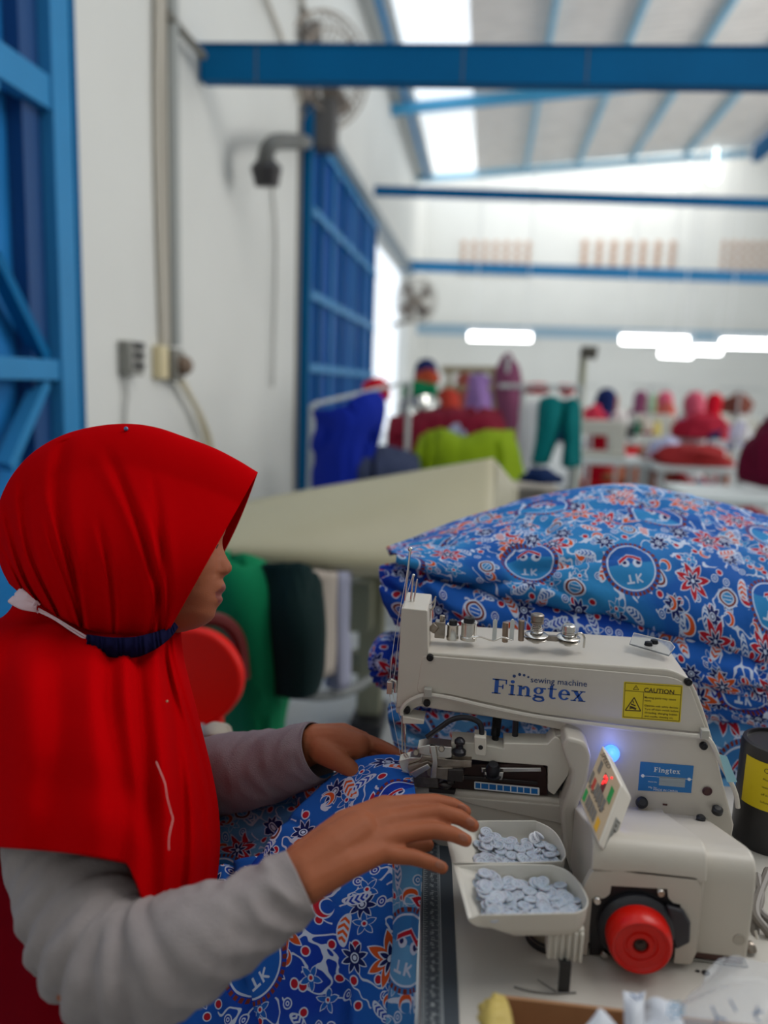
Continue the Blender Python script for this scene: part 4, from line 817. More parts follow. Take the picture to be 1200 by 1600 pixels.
# clamp jaws, plates
def plate(name, pts, y0, th, mt, yp=None, bev=.0006): m = poly(pts, y0, y0+th, yp=yp or y0); return obj(name, m, mt, mc, bevel=bev)
plate('clamp_plate', [(652, 1168, 2), (670, 1164, 2), (706, 1168), (706, 1184), (690, 1186), (662, 1180), (652, 1176)], YC-.008, .02, steel)
plate('clamp_plate', [(660, 1181), (700, 1187), (737, 1189), (737, 1199), (705, 1201), (680, 1197), (655, 1190)], YC-.010, .012, dsteel)
plate('clamp_jaw', [(622, 1189, 3), (640, 1184, 2), (660, 1184), (665, 1191), (650, 1195), (655, 1210), (645, 1212, 2), (628, 1205, 3)], YC-.006, .016, steel)
plate('clamp_jaw', [(637, 1199), (668, 1189), (676, 1193), (652, 1210), (640, 1213)], YC-.013, .006, dsteel)
plate('clamp_jaw', [(640, 1208), (668, 1194), (673, 1200), (648, 1216)], YC-.018, .004, steel)
plate('cross_piece', [(671, 1166), (680, 1166), (684, 1192), (682, 1216), (672, 1216), (676, 1190)], YC-.016, .006, steel)
plate('spacer_block', [(666, 1200), (702, 1200), (724, 1204), (724, 1220), (690, 1218), (668, 1212)], YC-.012, .012, dsteel)
plate('spacer_block', [(700, 1203), (724, 1203), (723, 1222), (699, 1220)], YC-.015, .006, mat('dark_steel', (70, 66, 66), .35, .8))
for px, py in ((676, 1174), (690, 1170), (650, 1176), (647, 1203)):
    c = A(px, py, YC-.010); m = MB(); m.lathe([(0, .003), (.0028, .003), (.0036, .0015), (.0036, -.002)], c, (0, -1, .4), 14); obj('jaw_screw', m, dsteel, mc)
plate('feed_plate', [(646, 1213), (684, 1217), (686, 1232), (646, 1229)], YA-.012, .03, dsteel, yp=YA-.012)
plate('feed_base', [(698, 1198, 2), (846, 1196), (854, 1204), (856, 1246), (800, 1243), (702, 1234)], YA-.008, .04, brownm, yp=YA-.012)
plate('slide_rail', [(752, 1200), (845, 1200), (846, 1206), (752, 1207)], YA-.012, .01, steel)
plate('slide_rail', [(700, 1210), (840, 1222), (840, 1226), (700, 1216)], YA-.010, .01, mat('dark_steel', (70, 66, 66), .35, .8))
plate('feed_foot', [(670, 1232), (712, 1236), (710, 1242), (690, 1240), (670, 1238)], YA-.014, .02, mat('dark_steel', (70, 66, 66), .35, .8))
c = A(770, 1205, YA-.016); m = MB(); m.lathe([(0, .012), (.0055, .011), (.0075, .006), (.0085, .004), (.0085, -.002), (.011, -.002), (.011, -.004), (0, -.004)], c, (0, -.3, 1), 18); obj('adjusting_knob', m, blackm, mc)
plate('knob_plate', [(757, 1207), (787, 1207), (785, 1219), (757, 1216)], YA-.020, .006, steel)
c = A(695, 1226, YA-.018); m = MB(); m.ball(c, (.008, .006, .005)); m.cyl(c, c+Vector((.01, 0, .006)), .003); obj('clamp_nut', m, mat('dark_steel', (70, 66, 66), .35, .8), mc)
sg = plate('scale_sticker', [(741, 1221, 2), (843, 1231, 2), (843, 1243, 2), (741, 1233, 2)], YA-.0092, .0004, whitep, yp=YA-.0092, bev=0)
m = MB()
for k in range(9):
    xk = [743, 752, 764.5, 777, 787, 799, 809, 819, 830][k]; x2 = [750.5, 763, 775, 785.5, 797, 807.5, 817.5, 828, 840][k]
    poly([(xk, 1223+(xk-741)*.1), (x2, 1223+(x2-741)*.1), (x2, 1231+(x2-741)*.1), (xk, 1231+(xk-741)*.1)], YA-.0094, YA-.0092, yp=YA-.0094, mb=m)
obj('scale_print', m, mat('scale_blue', (18, 110, 186), .5), sg)
# needle bar, presser, thread take-up on the left face
m = poly([(629, 1119), (663, 1125), (662, 1132), (629, 1131)], YA-.01, YA+.015, yp=YA-.01); obj('needle_bar_guide', m, cream2, mc, bevel=.001)
m = MB(); m.cyl(A(632, 1128, YA-.002), A(633, 1160, YA-.002), .0016, 10); m.cyl(A(633, 1160, YA-.002), A(633.5, 1192, YA-.002), .0009, 8); obj('needle', m, steel, mc)
m = MB(); m.cyl(A(628, 1110, YA-.001), A(629, 1175, YA-.001), .0011, 6); obj('looper_rod', m, steel, mc)
m = MB(); m.tube([A(613, 1078, YA), A(608, 1072, YA), A(607, 1066, YA), A(612, 1062, YA), A(618, 1064, YA), A(618, 1082, YA)], .0022, 8); m.box(*sorted((A(605, 1075).x, A(613, 1075).x)), YA-.004, YA+.004, A(609, 1083).z, A(609, 1064).z); obj('thread_eyelet', m, steel, mc, bevel=.001)
thr = mat('white_thread', (214, 214, 214), .6)
m = MB()
for a_ in (((641, 858), (634, 905), (616, 1000), (609, 1068), (612, 1110), (628, 1190)), ((645, 898), (628, 960), (618, 1040), (614, 1085), (630, 1140), (633, 1190))):
    m.tube(spline([A(x, y, YA+.002) for x, y in a_], 6), .00035, 5)
obj('needle_thread', m, thr, mc)
m = MB(); YP = YA+.03
for x0_, y0_, x1_, y1_, r in ((641, 857, 632, 946, .0013), (646, 898, 641, 949, .0013), (652, 905, 645, 950, .001)):
    m.cyl(A(x0_, y0_, YP), A(x1_, y1_, YP), r, 8)
m.ball(A(641, 858, YP), .0028); m.ball(A(646, 899, YP), .002)
obj('thread_post', m, steel, mc)
m = MB(); m.tube(spline([A(x, y, YP) for x, y in ((633, 948), (650, 950), (668, 955), (678, 948), (680, 935))], 5), .0012, 6)
m.tube(spline([A(x, y, YP) for x, y in ((640, 945), (660, 944), (674, 943), (681, 932))], 5), .0010, 6); m.tube(spline([A(x, y, YP) for x, y in ((650, 952), (668, 950), (672, 955), (671, 970))], 5), .0010, 6); obj('wire_guide', m, steel, mc)
# hardware standing on top of the arm
YT = YA+.035
def top(px, py, y=None): return A(px, py, y or YT)
def lat(name, px, py, prof, mt=steel, axis=(0, 0, 1), n=20): m = MB(); m.lathe(prof, top(px, py), axis, n); return obj(name, m, mt, mc)
zt0 = A(700, 1008, YA).z
m = MB(); c = top(686, 990); m.box(c.x-.005, c.x+.007, c.y-.006, c.y+.006, c.z-.004, c.z+.016); m.cyl(c+Vector((-.009, -.004, .004)), c+Vector((-.003, -.004, .012)), .005, 12); m.cyl(c+Vector((.003, 0, .016)), c+Vector((.003, 0, .023)), .003); obj('guide_clamp', m, dsteel, mc, bevel=.0008)
for px, r, h in ((707, .0068, .013), (732, .0092, .016)):
    lat('guide_drum', px, 994, [(0, -.004), (r*1.1, -.004), (r*1.1, 0), (r, .001), (r, h), (r*1.08, h+.001), (r*1.08, h+.002), (0, h+.002)]); lat('drum_cap', px, 994, [(r*.75, h+.002), (r*.7, h+.007), (r*.3, h+.008), (0, h+.006)], blackm)
m = MB(); m.tube(spline([top(x, y, YT-.008) for x, y in ((730, 997), (750, 995), (770, 1001), (785, 996), (800, 1000))], 5), .0012, 6); obj('spring_wire', m, steel, mc)
for px in (772, 799):
    m = MB(); a, b = top(px, 1000, YT-.008), top(px+1, 971, YT-.008); m.box(a.x-.0025, a.x+.0025, a.y-.001, a.y+.001, a.z, b.z-.001); m.cyl((a.x, a.y-.0011, b.z), (a.x, a.y+.0011, b.z), .0028, 12); obj('flat_tab', m, mat('polished_tab', (215, 215, 212), .2, 1), mc)
for px, p1, p2 in ((789, 1003, 972), (814, 1001, 969)):
    m = MB(); m.cyl(top(px, p1), top(px+1, p2), .0036, 14); obj('guide_pin', m, mat('bronze_pin', (150, 132, 118), .35, .9), mc, bevel=.0006)
def tension(px, py, h, rk_):
    c = top(px, py)
    m = MB(); m.lathe([(0, 0), (.0045, 0), (.0045, .003), (.004, .003), (.0125, .0045), (.0138, .006), (.0125, .0068), (.007, .0080), (.0125, .0092), (.0138, .0100), (.0125, .0110), (.004, .0115), (.004, .013), (0, .013)], c, (0, -.05, 1), 28); obj('tension_disc', m, steel, mc)
    m = MB(); hx = [c+Vector((math.cos(k*.6)*(.0075-.003*k/60), math.sin(k*.6)*(.0075-.003*k/60), .012+k/60*(h-.012))) for k in range(60)]; m.tube(hx, .0009, 5); m.cyl(c+Vector((0, 0, .01)), c+Vector((0, 0, h)), .0022, 10); obj('tension_spring', m, steel, mc)
    m = MB(); m.lathe([(0, h), (rk_, h), (rk_, h+.002), (rk_*.85, h+.0025), (rk_*.85, h+.0035), (rk_, h+.004), (rk_, h+.010), (rk_*.8, h+.0112), (rk_*.5, h+.0105), (0, h+.0105)], c, (0, 0, 1), 28); obj('tension_knob', m, dsteel if h > .02 else steel, mc)
tension(837, 1004, .024, .0078); tension(887, 1008, .014, .0075)
m = MB(); a = top(851, 1000); b = top(873, 1003); m.box(a.x, b.x, a.y-.003, a.y+.003, a.z, a.z+.006); obj('link_bracket', m, dsteel, mc)
m = MB(); m.tube(spline([top(x, y) for x, y in ((912, 1012), (913, 997), (909, 990), (903, 990), (899, 995))], 5), .0013, 6); obj('hook_wire', m, steel, mc)
# clear finger guard lying on the arm top
clear = mat('clear_acrylic', (235, 238, 240), .08, trans=.9)
zc = A(1010, 1040, YA).z
def tp(px, py, dz=.006): return onz(zc+dz, px, py)
m = MB(); P = [tp(990, 990, .012), tp(1048, 1004, .012), tp(1055, 1013, .008), tp(1045, 1026, .004), tp(983, 1008, .006)]; m.prism(P, (0, 0, .002)); obj('clear_guard', m, clear, mc, bevel=.0006)
for px, py in ((1013, 1008), (1022, 1005)): c = tp(px, py, .010); m = MB(); m.lathe([(0, .005), (.004, .004), (.005, 0), (0, 0)], c, (0, 0, 1), 14); obj('guard_screw', m, scr, mc)
for px, py in ((956, 1020), (955, 1009)):
    c = onz(A(px, 1030, YA).z+.0045, px, py)
# housing: rounded hood that comes forward under the arm
XL, XR, XM = .108, ony(YF_+.013, 1180, 1400).x, ony(YF_, 1099, 1420).x
def hood(x0, x1, yf, ztop, name, zb=TZ+.012, zc=.850, r=.034, bev=.003, step=0):
    """zc: height where the rounded shoulder meets the vertical front"""
    prof = [(YB_+.02, zb), (YB_+.02, ztop+.008), (YA-.004, ztop)]
    y1, z1 = yf+r, zc+r*.62; P0_, P1_, P2_ = Vector((y1, z1)), Vector((yf+.001, z1-(y1-yf)*(ztop-z1)/(YA-y1)*.9)), Vector((yf, zc))
    for k in range(11): t = k/10; q_ = P0_*(1-t)**2+P1_*2*t*(1-t)+P2_*t*t; prof.append((q_.x, q_.y))
    if step: prof += [(yf, zc-.004), (yf+step, zc-.004)]
    prof.append((yf+step, zb)); m = MB(); m.prism([Vector((x0, y, z)) for y, z in prof], (x1-x0, 0, 0)); return obj(name, m, cream, mc, bevel=bev, seg=3, smooth=50)
zt1 = A(1000, 1262, YA).z
YF = YF_
zc_ = A(1000, 1362, YF).z
hood(A(921, 1400, YF).x, XM, YF, zt1, 'housing', zc=zc_, step=.004)
hood(XM-.01, XR, YF+.013, zt1-.004, 'housing_side', zc=ony(YF+.013, 1140, 1382).z, zb=TZ+.008)
# front cover plate with the cut-out round the handwheel
cov = [(921, 1388, 8), (945, 1378), (955, 1384), (1043, 1389), (1044, 1403, 4), (1051, 1411), (1063, 1413), (1064, 1424), (1077, 1437), (1076, 1467), (1056, 1477), (1053, 1505), (1080, 1507, 5), (1086, 1500), (1095, 1395, 10), (1083, 1345, 14), (1000, 1338), (930, 1338, 12), (922, 1350), (905, 1405), (899, 1488, 3), (917, 1494), (920, 1440), (925, 1403), (944, 1404, 4), (953, 1397), (955, 1384)]
cov = [(905, 1400), (899, 1487, 3), (917, 1493, 2), (925, 1404), (944, 1404, 4), (953, 1397, 3), (955, 1384), (1043, 1389), (1044, 1403, 4), (1052, 1411), (1063, 1413), (1064, 1424), (1077, 1437), (1076, 1467), (1056, 1478), (1053, 1505), (1080, 1507, 5), (1086, 1492), (1098, 1395, 10), (1088, 1372), (1000, 1362), (925, 1362, 4)]
m = poly(cov, YF, YF+.008); obj('front_cover', m, cream, mc)
m = poly([(922, 1375), (1068, 1385), (1082, 1437), (1080, 1470), (1058, 1482), (1054, 1498), (922, 1494)], YF+.0022, YF+.0036, yp=YF); obj('back_plate', m, black, mc)
m = poly([(1040, 1410), (1066, 1418), (1077, 1437), (1076, 1467), (1054, 1478)], YF-.006, YF+.001, yp=YF); obj('motor_guard', m, mat('charcoal', (44, 44, 52), .4), mc, bevel=.002)
for px, py in ((933, 1406), (1032, 1394), (944, 1490)): c = A(px, py, YF); m = MB(); m.lathe([(0, .003), (.003, .003), (.0042, .001), (.0042, -.001)], c, (0, -1, 0), 14); obj('cover_screw', m, steel, mc)
c = A(994, 1450, YF)
m = MB(); m.lathe([(0, -.003), (.0355, -.003), (.0360, .003), (.033, .007), (.028, .009), (0, .009)], c, (0, -1, 0), 48); obj('motor_hub', m, mat('hub_black', (34, 34, 40), .4), mc)
cw = A(1001, 1477, YF-.024)
hw = MB(); R = .0288
hw.lathe([(0, -.016), (R*1.03, -.016), (R*1.04, -.011), (R*1.02, -.004), (R*.97, .002), (R*.90, .0045), (R*.84, .0042), (R*.78, .0015), (R*.55, .001), (R*.52, -.0005), (R*.45, -.0005), (R*.42, .001), (R*.26, .001), (R*.24, -.004), (0, -.004)], cw, (0, -1, 0), 56); obj('handwheel', hw, redp, mc, smooth=50)
m = MB(); m.lathe([(0, .001), (R*.10, .001), (R*.10, -.001), (R*.17, -.001), (R*.20, .0), (R*.20, -.004)], cw, (0, -1, 0), 20); obj('wheel_bolt', m, mat('bolt_brown', (74, 62, 58), .4, .7), mc)
# base plate and mounting
m = MB(); m.box(XL+.02, XR-.003, YF+.0145, YB_+.02, TZ+.0025, TZ+.0082); obj('base_plate', m, mat('brown_gasket', (84, 56, 50), .6), mc)
m = MB(); m.box(XL+.0, XR+.002, YF+.012, YB_+.04, TZ, TZ+.0025); obj('base_tray', m, mat('grey_metal_tray', (130, 128, 122), .4, .6), mc, bevel=.001)
c = onz(TZ+.004, 1171, 1482); m = MB(); m.lathe([(0, .008), (.004, .006), (.006, .003), (.007, 0)], c, (0, 0, 1), 16); obj('base_bolt', m, dsteel, mc)
c = ony(YF+.013, 1155, 1468); m = MB(); m.lathe([(.0034, .0002), (.0048, .0010), (.0062, .0002)], c, (0, -1, 0), 20); m.lathe([(0, .0001), (.004, .0003)], c, (0, -1, 0), 20); obj('cover_boss', m, mat('cream_boss', (176, 168, 156), .5), mc)
# base top knobs
for px, py, r, ax in ((1003, 1254, .0065, (0, -.8, .6)), (1121, 1266, .006, (0, -.3, 1)), (1095, 1279, .005, (0, -.2, 1))):
    c = A(px, py, YA-.006 if px != 1095 else YA-.014); m = MB(); m.lathe([(0, .004), (r*.6, .004), (r, .002), (r, -.003)], c, ax, 18); obj('rubber_plug', m, black, mc)
c = A(1039, 1257, YA-.001); m = MB(); m.box(c.x-.0025, c.x+.0025, c.y-.0006, c.y, c.z-.001, c.z+.001); obj('oil_slot', m, mat('dark_red_port', (70, 34, 34), .5), mc)
# stickers
ex_ = Vector((0, -1, 0)); YS = YA-.0026
def S_(px, py, dy=0): return A(px, py, YS-dy)
stk = obj('caution_sticker', poly([(975, 1065, 2), (1067, 1071, 2), (1063, 1129, 2), (972, 1122, 2)], YS, YS+.0006), yellow, mc, label='yellow caution sticker with black print')
m = MB()
def line(mb, a, b, wd, y): 
    a, b = Vector(a), Vector(b); t = (b-a); n_ = Vector((-t.y, t.x)).normalized()*wd/2
    poly([tuple(a-n_), tuple(b-n_), tuple(b+n_), tuple(a+n_)], y, y+.0002, yp=y, mb=mb)
yk = YS-.00025
for a_, b_ in (((977, 1067), (1065, 1073)), ((977, 1067), (974, 1120)), ((974, 1120), (1061, 1127)), ((1065, 1073), (1061, 1127)), ((977, 1079), (1064, 1086)), ((1006, 1081), (1003, 1122))): line(m, a_, b_, .7, yk)
tri = [(991, 1090), (1001, 1111), (977, 1110)]
for i in range(3): line(m, tri[i], tri[(i+1) % 3], 1.6, yk)
line(m, (984, 1104), (994, 1108), 3.2, yk); line(m, (986, 1100), (993, 1103), 2, yk); line(m, (989, 1095), (990, 1099), 1.5, yk); line(m, (983, 1108), (990, 1105), 1.2, yk)
tr2 = [(994, 1071), (998, 1078), (989.5, 1077.5)]
for i in range(3): line(m, tr2[i], tr2[(i+1) % 3], .8, yk)
line(m, (994, 1073.5), (994, 1076), .7, yk)
put_text(m, 'CAUTION', A(1006, 1081, yk), A(1053, 1085, yk), ex_, bold=.02)
for py, tx, xe in ((1091.5, 'Moving parts may cause', 1056), (1096, 'injury.', 1018), (1104, 'Operate with safety devices.', 1060), (1109.5, 'Turn off main switch before', 1060), (1115, 'threading, changing bobbin', 1058), (1120.5, 'and needle, cleaning etc.', 1052)):
    put_text(m, tx, A(1007, py-.5, yk), A(xe, py+(xe-1007)*.075-.5, yk), ex_, bold=.01)
obj('caution_print', m, ink, stk)
npl = obj('name_plate', poly([(1001, 1190.5), (1084, 1197), (1080, 1239), (997, 1235)], YA-.0008, YA), blueplate, mc, label='blue name plate with white lettering')
m = MB(); yk = YA-.001
def serif(name):
    R = lambda a, b, c, d: ('p', [(a, b), (c, b), (c, d), (a, d)])
    def arc(cx, cy, ro, rp, ri, rj, a0, a1, n=18):
        return ('s', [((cx+ro*math.cos(math.radians(a0+(a1-a0)*k/n)), cy+rp*math.sin(math.radians(a0+(a1-a0)*k/n))), (cx+ri*math.cos(math.radians(a0+(a1-a0)*k/n)), cy+rj*math.sin(math.radians(a0+(a1-a0)*k/n)))) for k in range(n+1)])
    G = {'F': ([R(.12, 0, .27, .72), R(.03, 0, .37, .05), R(.03, .67, .58, .72), R(.53, .50, .58, .72), R(.27, .34, .45, .39), R(.41, .26, .46, .47)], .64),
         'i': ([R(.09, 0, .21, .5), R(.02, 0, .28, .045), R(.02, .455, .21, .5), arc(.15, .65, .08, .08, 0, 0, 0, 360)], .32),
         'n': ([R(.08, 0, .2, .5), R(.02, 0, .26, .045), R(.02, .455, .2, .5), arc(.33, .30, .16, .20, .04, .14, 0, 170), R(.37, 0, .49, .31), R(.31, 0, .55, .045)], .59),
         'g': ([arc(.23, .33, .19, .17, .075, .125, 0, 360), R(.34, .42, .50, .485), arc(.25, -.08, .23, .13, .14, .065, 0, 360), ('p', [(.06, .12), (.16, .15), (.14, .06), (.05, .04)]), ('p', [(.1, .1), (.4, .08), (.46, .0), (.1, .02)])], .54),
         't': ([R(.10, .12, .22, .60), ('p', [(.10, .60), (.22, .69), (.22, .58)]), R(.02, .455, .36, .5), arc(.245, .14, .145, .15, .025, .09, 180, 325)], .40),
         'e': ([arc(.25, .25, .22, .26, .10, .20, 0, 325), R(.10, .245, .46, .295)], .50),
         'x': ([('p', [(.05, .5), (.21, .5), (.50, 0), (.34, 0)]), ('p', [(.39, .5), (.45, .5), (.14, 0), (.08, 0)]), R(0, .457, .26, .5), R(.31, .457, .52, .5), R(0, 0, .21, .043), R(.27, 0, .55, .043)], .56)}
    out = []; x = 0
    for ch_ in name:
        prims, adv = G[ch_]
        for kd, pp in prims:
            if kd == 'p': out.append([(a+x, b) for a, b in pp])
            else:
                for (o1, i1), (o2, i2) in zip(pp, pp[1:]):
                    q = [(o1[0]+x, o1[1]), (o2[0]+x, o2[1]), (i2[0]+x, i2[1]), (i1[0]+x, i1[1])]
                    if i1 == i2: q = q[:3]
                    out.append(q)
        x += adv
    return out, x
def put_serif(mb, word, p0, p1, h, y):
    qs, W = serif(word); d = Vector(p1)-Vector(p0); ex = d/W; ez = Vector((-d.z, 0, d.x)).normalized()*(h/.72)
    for q in qs:
        mb.prism([Vector(p0)+ex*a+ez*b+Vector((0, y-p0[1], 0)) for a, b in q], (0, .0002, 0))
logo = MB(); yl = YA-.0026
put_serif(logo, 'Fingtex', A(767, 1083, yl), A(915, 1097, yl), (A(767, 1060, yl)-A(767, 1083, yl)).length, yl)
ob = obj('brand_lettering', logo, blueprint, mc)
logo = MB(); put_text(logo, 'sewing machine', A(829, 1066, yl), A(917, 1073, yl), ex_, bold=.004)
for px, py, r in ((803.5, 1056.5, 2.6), (812, 1054, 2.4), (819, 1055, 2.1), (825.5, 1058, 1.7)):
    c = A(px, py, yl-.0001); logo.cyl(c, c+Vector((0, .0002, 0)), r*.00072, 16)
obj('small_lettering', logo, mat('navy_print', (26, 56, 110), .5), mc)
m = MB(); put_serif(m, 'Fingtex', A(1021, 1206, yk), A(1063, 1209.5, yk), .0058, yk-.0001)
line(m, (1001, 1212), (1082, 1218), .5, yk); put_text(m, 'Model No.', A(1013, 1222, yk), A(1027, 1223, yk), ex_); put_text(m, 'Mfg. No.', A(1013, 1231, yk), A(1027, 1232, yk), ex_); put_text(m, 'MADE IN CHINA', A(1021, 1235, yk), A(1059, 1238, yk), ex_)
for px, py in ((1004.5, 1212.5), (1077, 1218)): c = A(px, py, yk-.001); m.cyl(c, c+Vector((0, .0012, 0)), .0018, 12)
obj('plate_print', m, whitep, npl)
m = MB(); poly([(1030.5, 1213), (1071, 1216), (1070, 1230.5), (1029.5, 1227)], yk, yk+.0002, yp=yk, mb=m); line(m, (1030, 1220), (1071, 1223), .4, yk-.0002); obj('plate_field', m, mat('field_grey', (150, 160, 166), .5), npl)
# keypad box
KO = cp(941, 1170, .785); KB = cp(909, 1249, .757); KD = cp(969, 1228, .752); e1 = KB-KO; e2 = KD-KO; kn = e1.cross(e2).normalized()
if kn.dot(KO-CAM) > 0: kn = -kn
e3 = cp(993, 1246, .767)-KD; e3 = -kn*.016+e3*.45
kb = MB(); ext = .06
o_ = KO-e1*.05-e2*.07; E1, E2 = e1*1.12, e2*1.14
kb.hexa([o_+e3, o_+E1+e3, o_+E1+E2+e3, o_+E2+e3, o_, o_+E1, o_+E1+E2, o_+E2]); kp = obj('keypad_box', kb, mat('white_plastic_box', (214, 208, 198), .4), mc, bevel=.0025, seg=3)
def kq(u0, u1, v0, v1, h=.0004, mb=None):
    mb = mb or MB(); c = [KO+e1*u0+e2*v0, KO+e1*u1+e2*v0, KO+e1*u1+e2*v1, KO+e1*u0+e2*v1]; mb.hexa([*c, *[p_+kn*h for p_ in c]]); return mb
obj('keypad_face', kq(-.01, 1.03, -.02, 1.0, .0003), mat('tan_overlay', (186, 164, 136), .5), kp)
gk, rk2, yk2, gy = mat('green_key', (16, 140, 60), .4), mat('red_key', (180, 60, 40), .4), mat('yellow_key', (214, 160, 20), .4), mat('grey_key', (110, 104, 98), .5)
for u_, v_, mt, hu, hv in ((.24, .18, gy, .10, .055), (.31, .82, gk, .13, .07), (.55, .04, gy, .11, .05), (.57, .19, rk2, .10, .05), (.57, .345, gy, .11, .05), (.57, .465, gy, .11, .05), (.58, .585, gy, .11, .05), (.58, .71, gy, .11, .05), (.88, .06, gk, .10, .055), (.88, .21, gy, .10, .05), (.88, .33, gy, .10, .05), (.88, .45, gy, .10, .05), (.88, .57, gy, .10, .05), (.90, .76, yk2, .10, .07)):
    obj('key', kq(u_-hu, u_+hu, v_-hv, v_+hv, .0009), mt, kp)
obj('display', kq(.18, .47, .41, .57, .0007), mat('display_dark_red', (96, 14, 18), .3), kp)
m = MB(); dm = mat('display_digit', (255, 40, 40), .4, emit=2.2)
for (u0, v0), (u1, v1) in (((.22, .44), (.22, .53)), ((.22, .53), (.30, .53)), ((.30, .53), (.30, .46)), ((.30, .46), (.38, .45)), ((.22, .44), (.27, .44))):
    a, b = KO+e1*u0+e2*v0+kn*.0009, KO+e1*u1+e2*v1+kn*.0009; m.tube([a, b], .0008, 6)
obj('digit', m, dm, kp)
m = MB(); m.ball(KO+e1*.10+e2*.66+kn*.0006, .0010, n=8); obj('indicator', m, dm, kp)
m = MB(); put_text(m, '6 8 10 12', KO+e1*.72+e2*.03+kn*.0005, KO+e1*.72+e2*.7+kn*.0005, kn); put_text(m, 'SPEED', KO+e1*.1+e2*.02+kn*.0005, KO+e1*.1+e2*.42+kn*.0005, kn); obj('key_print', m, mat('dark_key_print', (60, 50, 44), .5), kp)
s0 = o_+E2+e3*.35; m = MB(); sn = E1.cross(e3).normalized()
if sn.dot(s0-CAM) > 0: sn = -sn
c = [s0+E1*.45, s0+E1*.95, s0+E1*.95+e3*.45, s0+E1*.45+e3*.45]; m.hexa([*[p_+sn*.0001 for p_ in c], *[p_+sn*.0005 for p_ in c]]); obj('side_label', m, mat('grey_label', (140, 140, 136), .5), kp)
m = MB()
for k in range(11):
    a = s0+E1*(.49+k*.041)+e3*.12+sn*.0006; m.tube([a, a+e3*(.14+.1*(k % 3 == 0))+E1*.018*((k % 2)*2-1)], .0004, 4)
obj('side_print', m, mat('dark_key_print', (60, 50, 44), .5), kp)
# blue work light
c = A(955, 1177, YA-.004); m = MB(); m.lathe([(0, .009), (.004, .0085), (.0075, .006), (.0092, .002), (.0095, -.004)], c, (0, -.8, .6), 24); obj('work_light', m, mat('blue_led', (70, 130, 255), .3, emit=2.2), mc)
pl_ = bpy.data.lights.new('led_light', 'POINT'); pl_.energy = .018; pl_.color = (.25, .3, 1); pl_.shadow_soft_size = .008
po = bpy.data.objects.new('led_light', pl_); COL.objects.link(po); po.location = c+Vector((0, -.018, .012))

# ------------------------------------------------------------------ feet, trays
c = onz(TZ, 860, 1488); m = MB(); m.lathe([(0, 0), (.022, 0), (.023, .006), (.019, .008), (.019, .026), (.017, .030), (0, .030)], c+Vector((0, .02, 0)), (0, 0, 1), 28); ft = obj('machine_foot', m, mat('foot_metal', (150, 140, 126), .35, .8), mc)
m = MB(); m.lathe([(0, 0), (.0235, 0), (.0240, .005), (.021, .0075), (0, .0075)], c+Vector((0, .02, 0)), (0, 0, 1), 28); obj('rubber_ring', m, black, ft)
def tray(rimpx, z, depth, label, lipx):
    """open scoop tray: rim polygon (pixels at height z); floor inset and sloping up to the left lip"""
    rim = [onz(z, *p_) for p_ in rimpx]; n = len(rim); cx = sum(p_.x for p_ in rim)/n; cy = sum(p_.y for p_ in rim)/n; xmin = min(p_.x for p_ in rim); xmax = max(p_.x for p_ in rim)
    t = thing('button_tray', (cx, cy, z-depth), label, 'tray', 'button trays')
    def dz(x): u_ = (x-xmin)/(xmax-xmin); return depth*min(1, max(.04, u_*2.2))
    def inset(k, s_): return [Vector((cx+(p_.x-cx)*s_, cy+(p_.y-cy)*s_, z-dz(cx+(p_.x-cx)*s_)*k)) for p_ in rim]
    m = MB(); rings = [inset(0, 1.0), inset(0, .965), inset(.1, .955), inset(.55, .92), inset(.86, .86), inset(.93, .78), inset(.93, .6), inset(.93, .4), inset(.93, .2), inset(.93, .05)]
    outr = [inset(0, 1.0), inset(.06, 1.002), inset(.6, .965), inset(.92, .90), inset(1.0, .82), inset(1.0, .6), inset(1.0, .4), inset(1.0, .2), inset(1.0, .05)]
    bm = m.bm
    def build(rr):
        V = [[bm.verts.new(p_) for p_ in r_] for r_ in rr]
        for a, b in zip(V, V[1:]):
            for i in range(n): bm.faces.new((a[i], a[(i+1) % n], b[(i+1) % n], b[i]))
        bm.faces.new(V[-1]); return V
    build(rings); build(outr); bmesh.ops.remove_doubles(bm, verts=bm.verts, dist=1e-5)
    obj('bowl', m, bin_m, t, smooth=60)
    return t, cx, cy, xmin, xmax, rim
def rnd(pts, n=5): return [(p_.x, p_.y) for p_ in spline([Vector((a, b, 0)) for a, b in pts], n)]
frim = [(732, 1436), (727, 1418), (720, 1392), (713, 1366), (709, 1352), (760, 1350), (820, 1350)] + rnd([(862, 1351), (886, 1360), (903, 1376), (914, 1394), (919, 1408), (915, 1420), (900, 1427)]) + [(860, 1428), (800, 1429), (747, 1430)]
brim = [(707, 1348), (703, 1333), (698, 1310), (694, 1286), (720, 1283), (760, 1282), (800, 1282)] + rnd([(836, 1282), (856, 1291), (870, 1303), (880, 1320), (884, 1335), (879, 1346)]) + [(830, 1348), (770, 1349)]
tf = tray(frim, .838, .026, 'front white button tray, filled with pale bluish buttons', 0)
tb = tray(brim, .838, .026, 'back white button tray, under the fingers of the reaching hand', 0)
m = MB(); c = onz(.81, 884, 1458)
for k in range(9): a_ = -.02+k*.005
bl = [(c.x-.016, c.y-.004), (c.x+.016, c.y-.002), (c.x+.016, c.y+.020), (c.x-.016, c.y+.018)]
m.prism([Vector((x, y, .785)) for x, y in bl], (0, 0, .032))
for k in range(6): m.box(c.x-.0155+k*.0056, c.x-.0155+k*.0056+.003, c.y-.0062, c.y-.002, .786, .815)
st_ = thing('tray_stand', (c.x, c.y, TZ), 'white ribbed block on a black post carrying the button trays', 'stand')
obj('ribbed_block', m, bin_m, st_, bevel=.001)
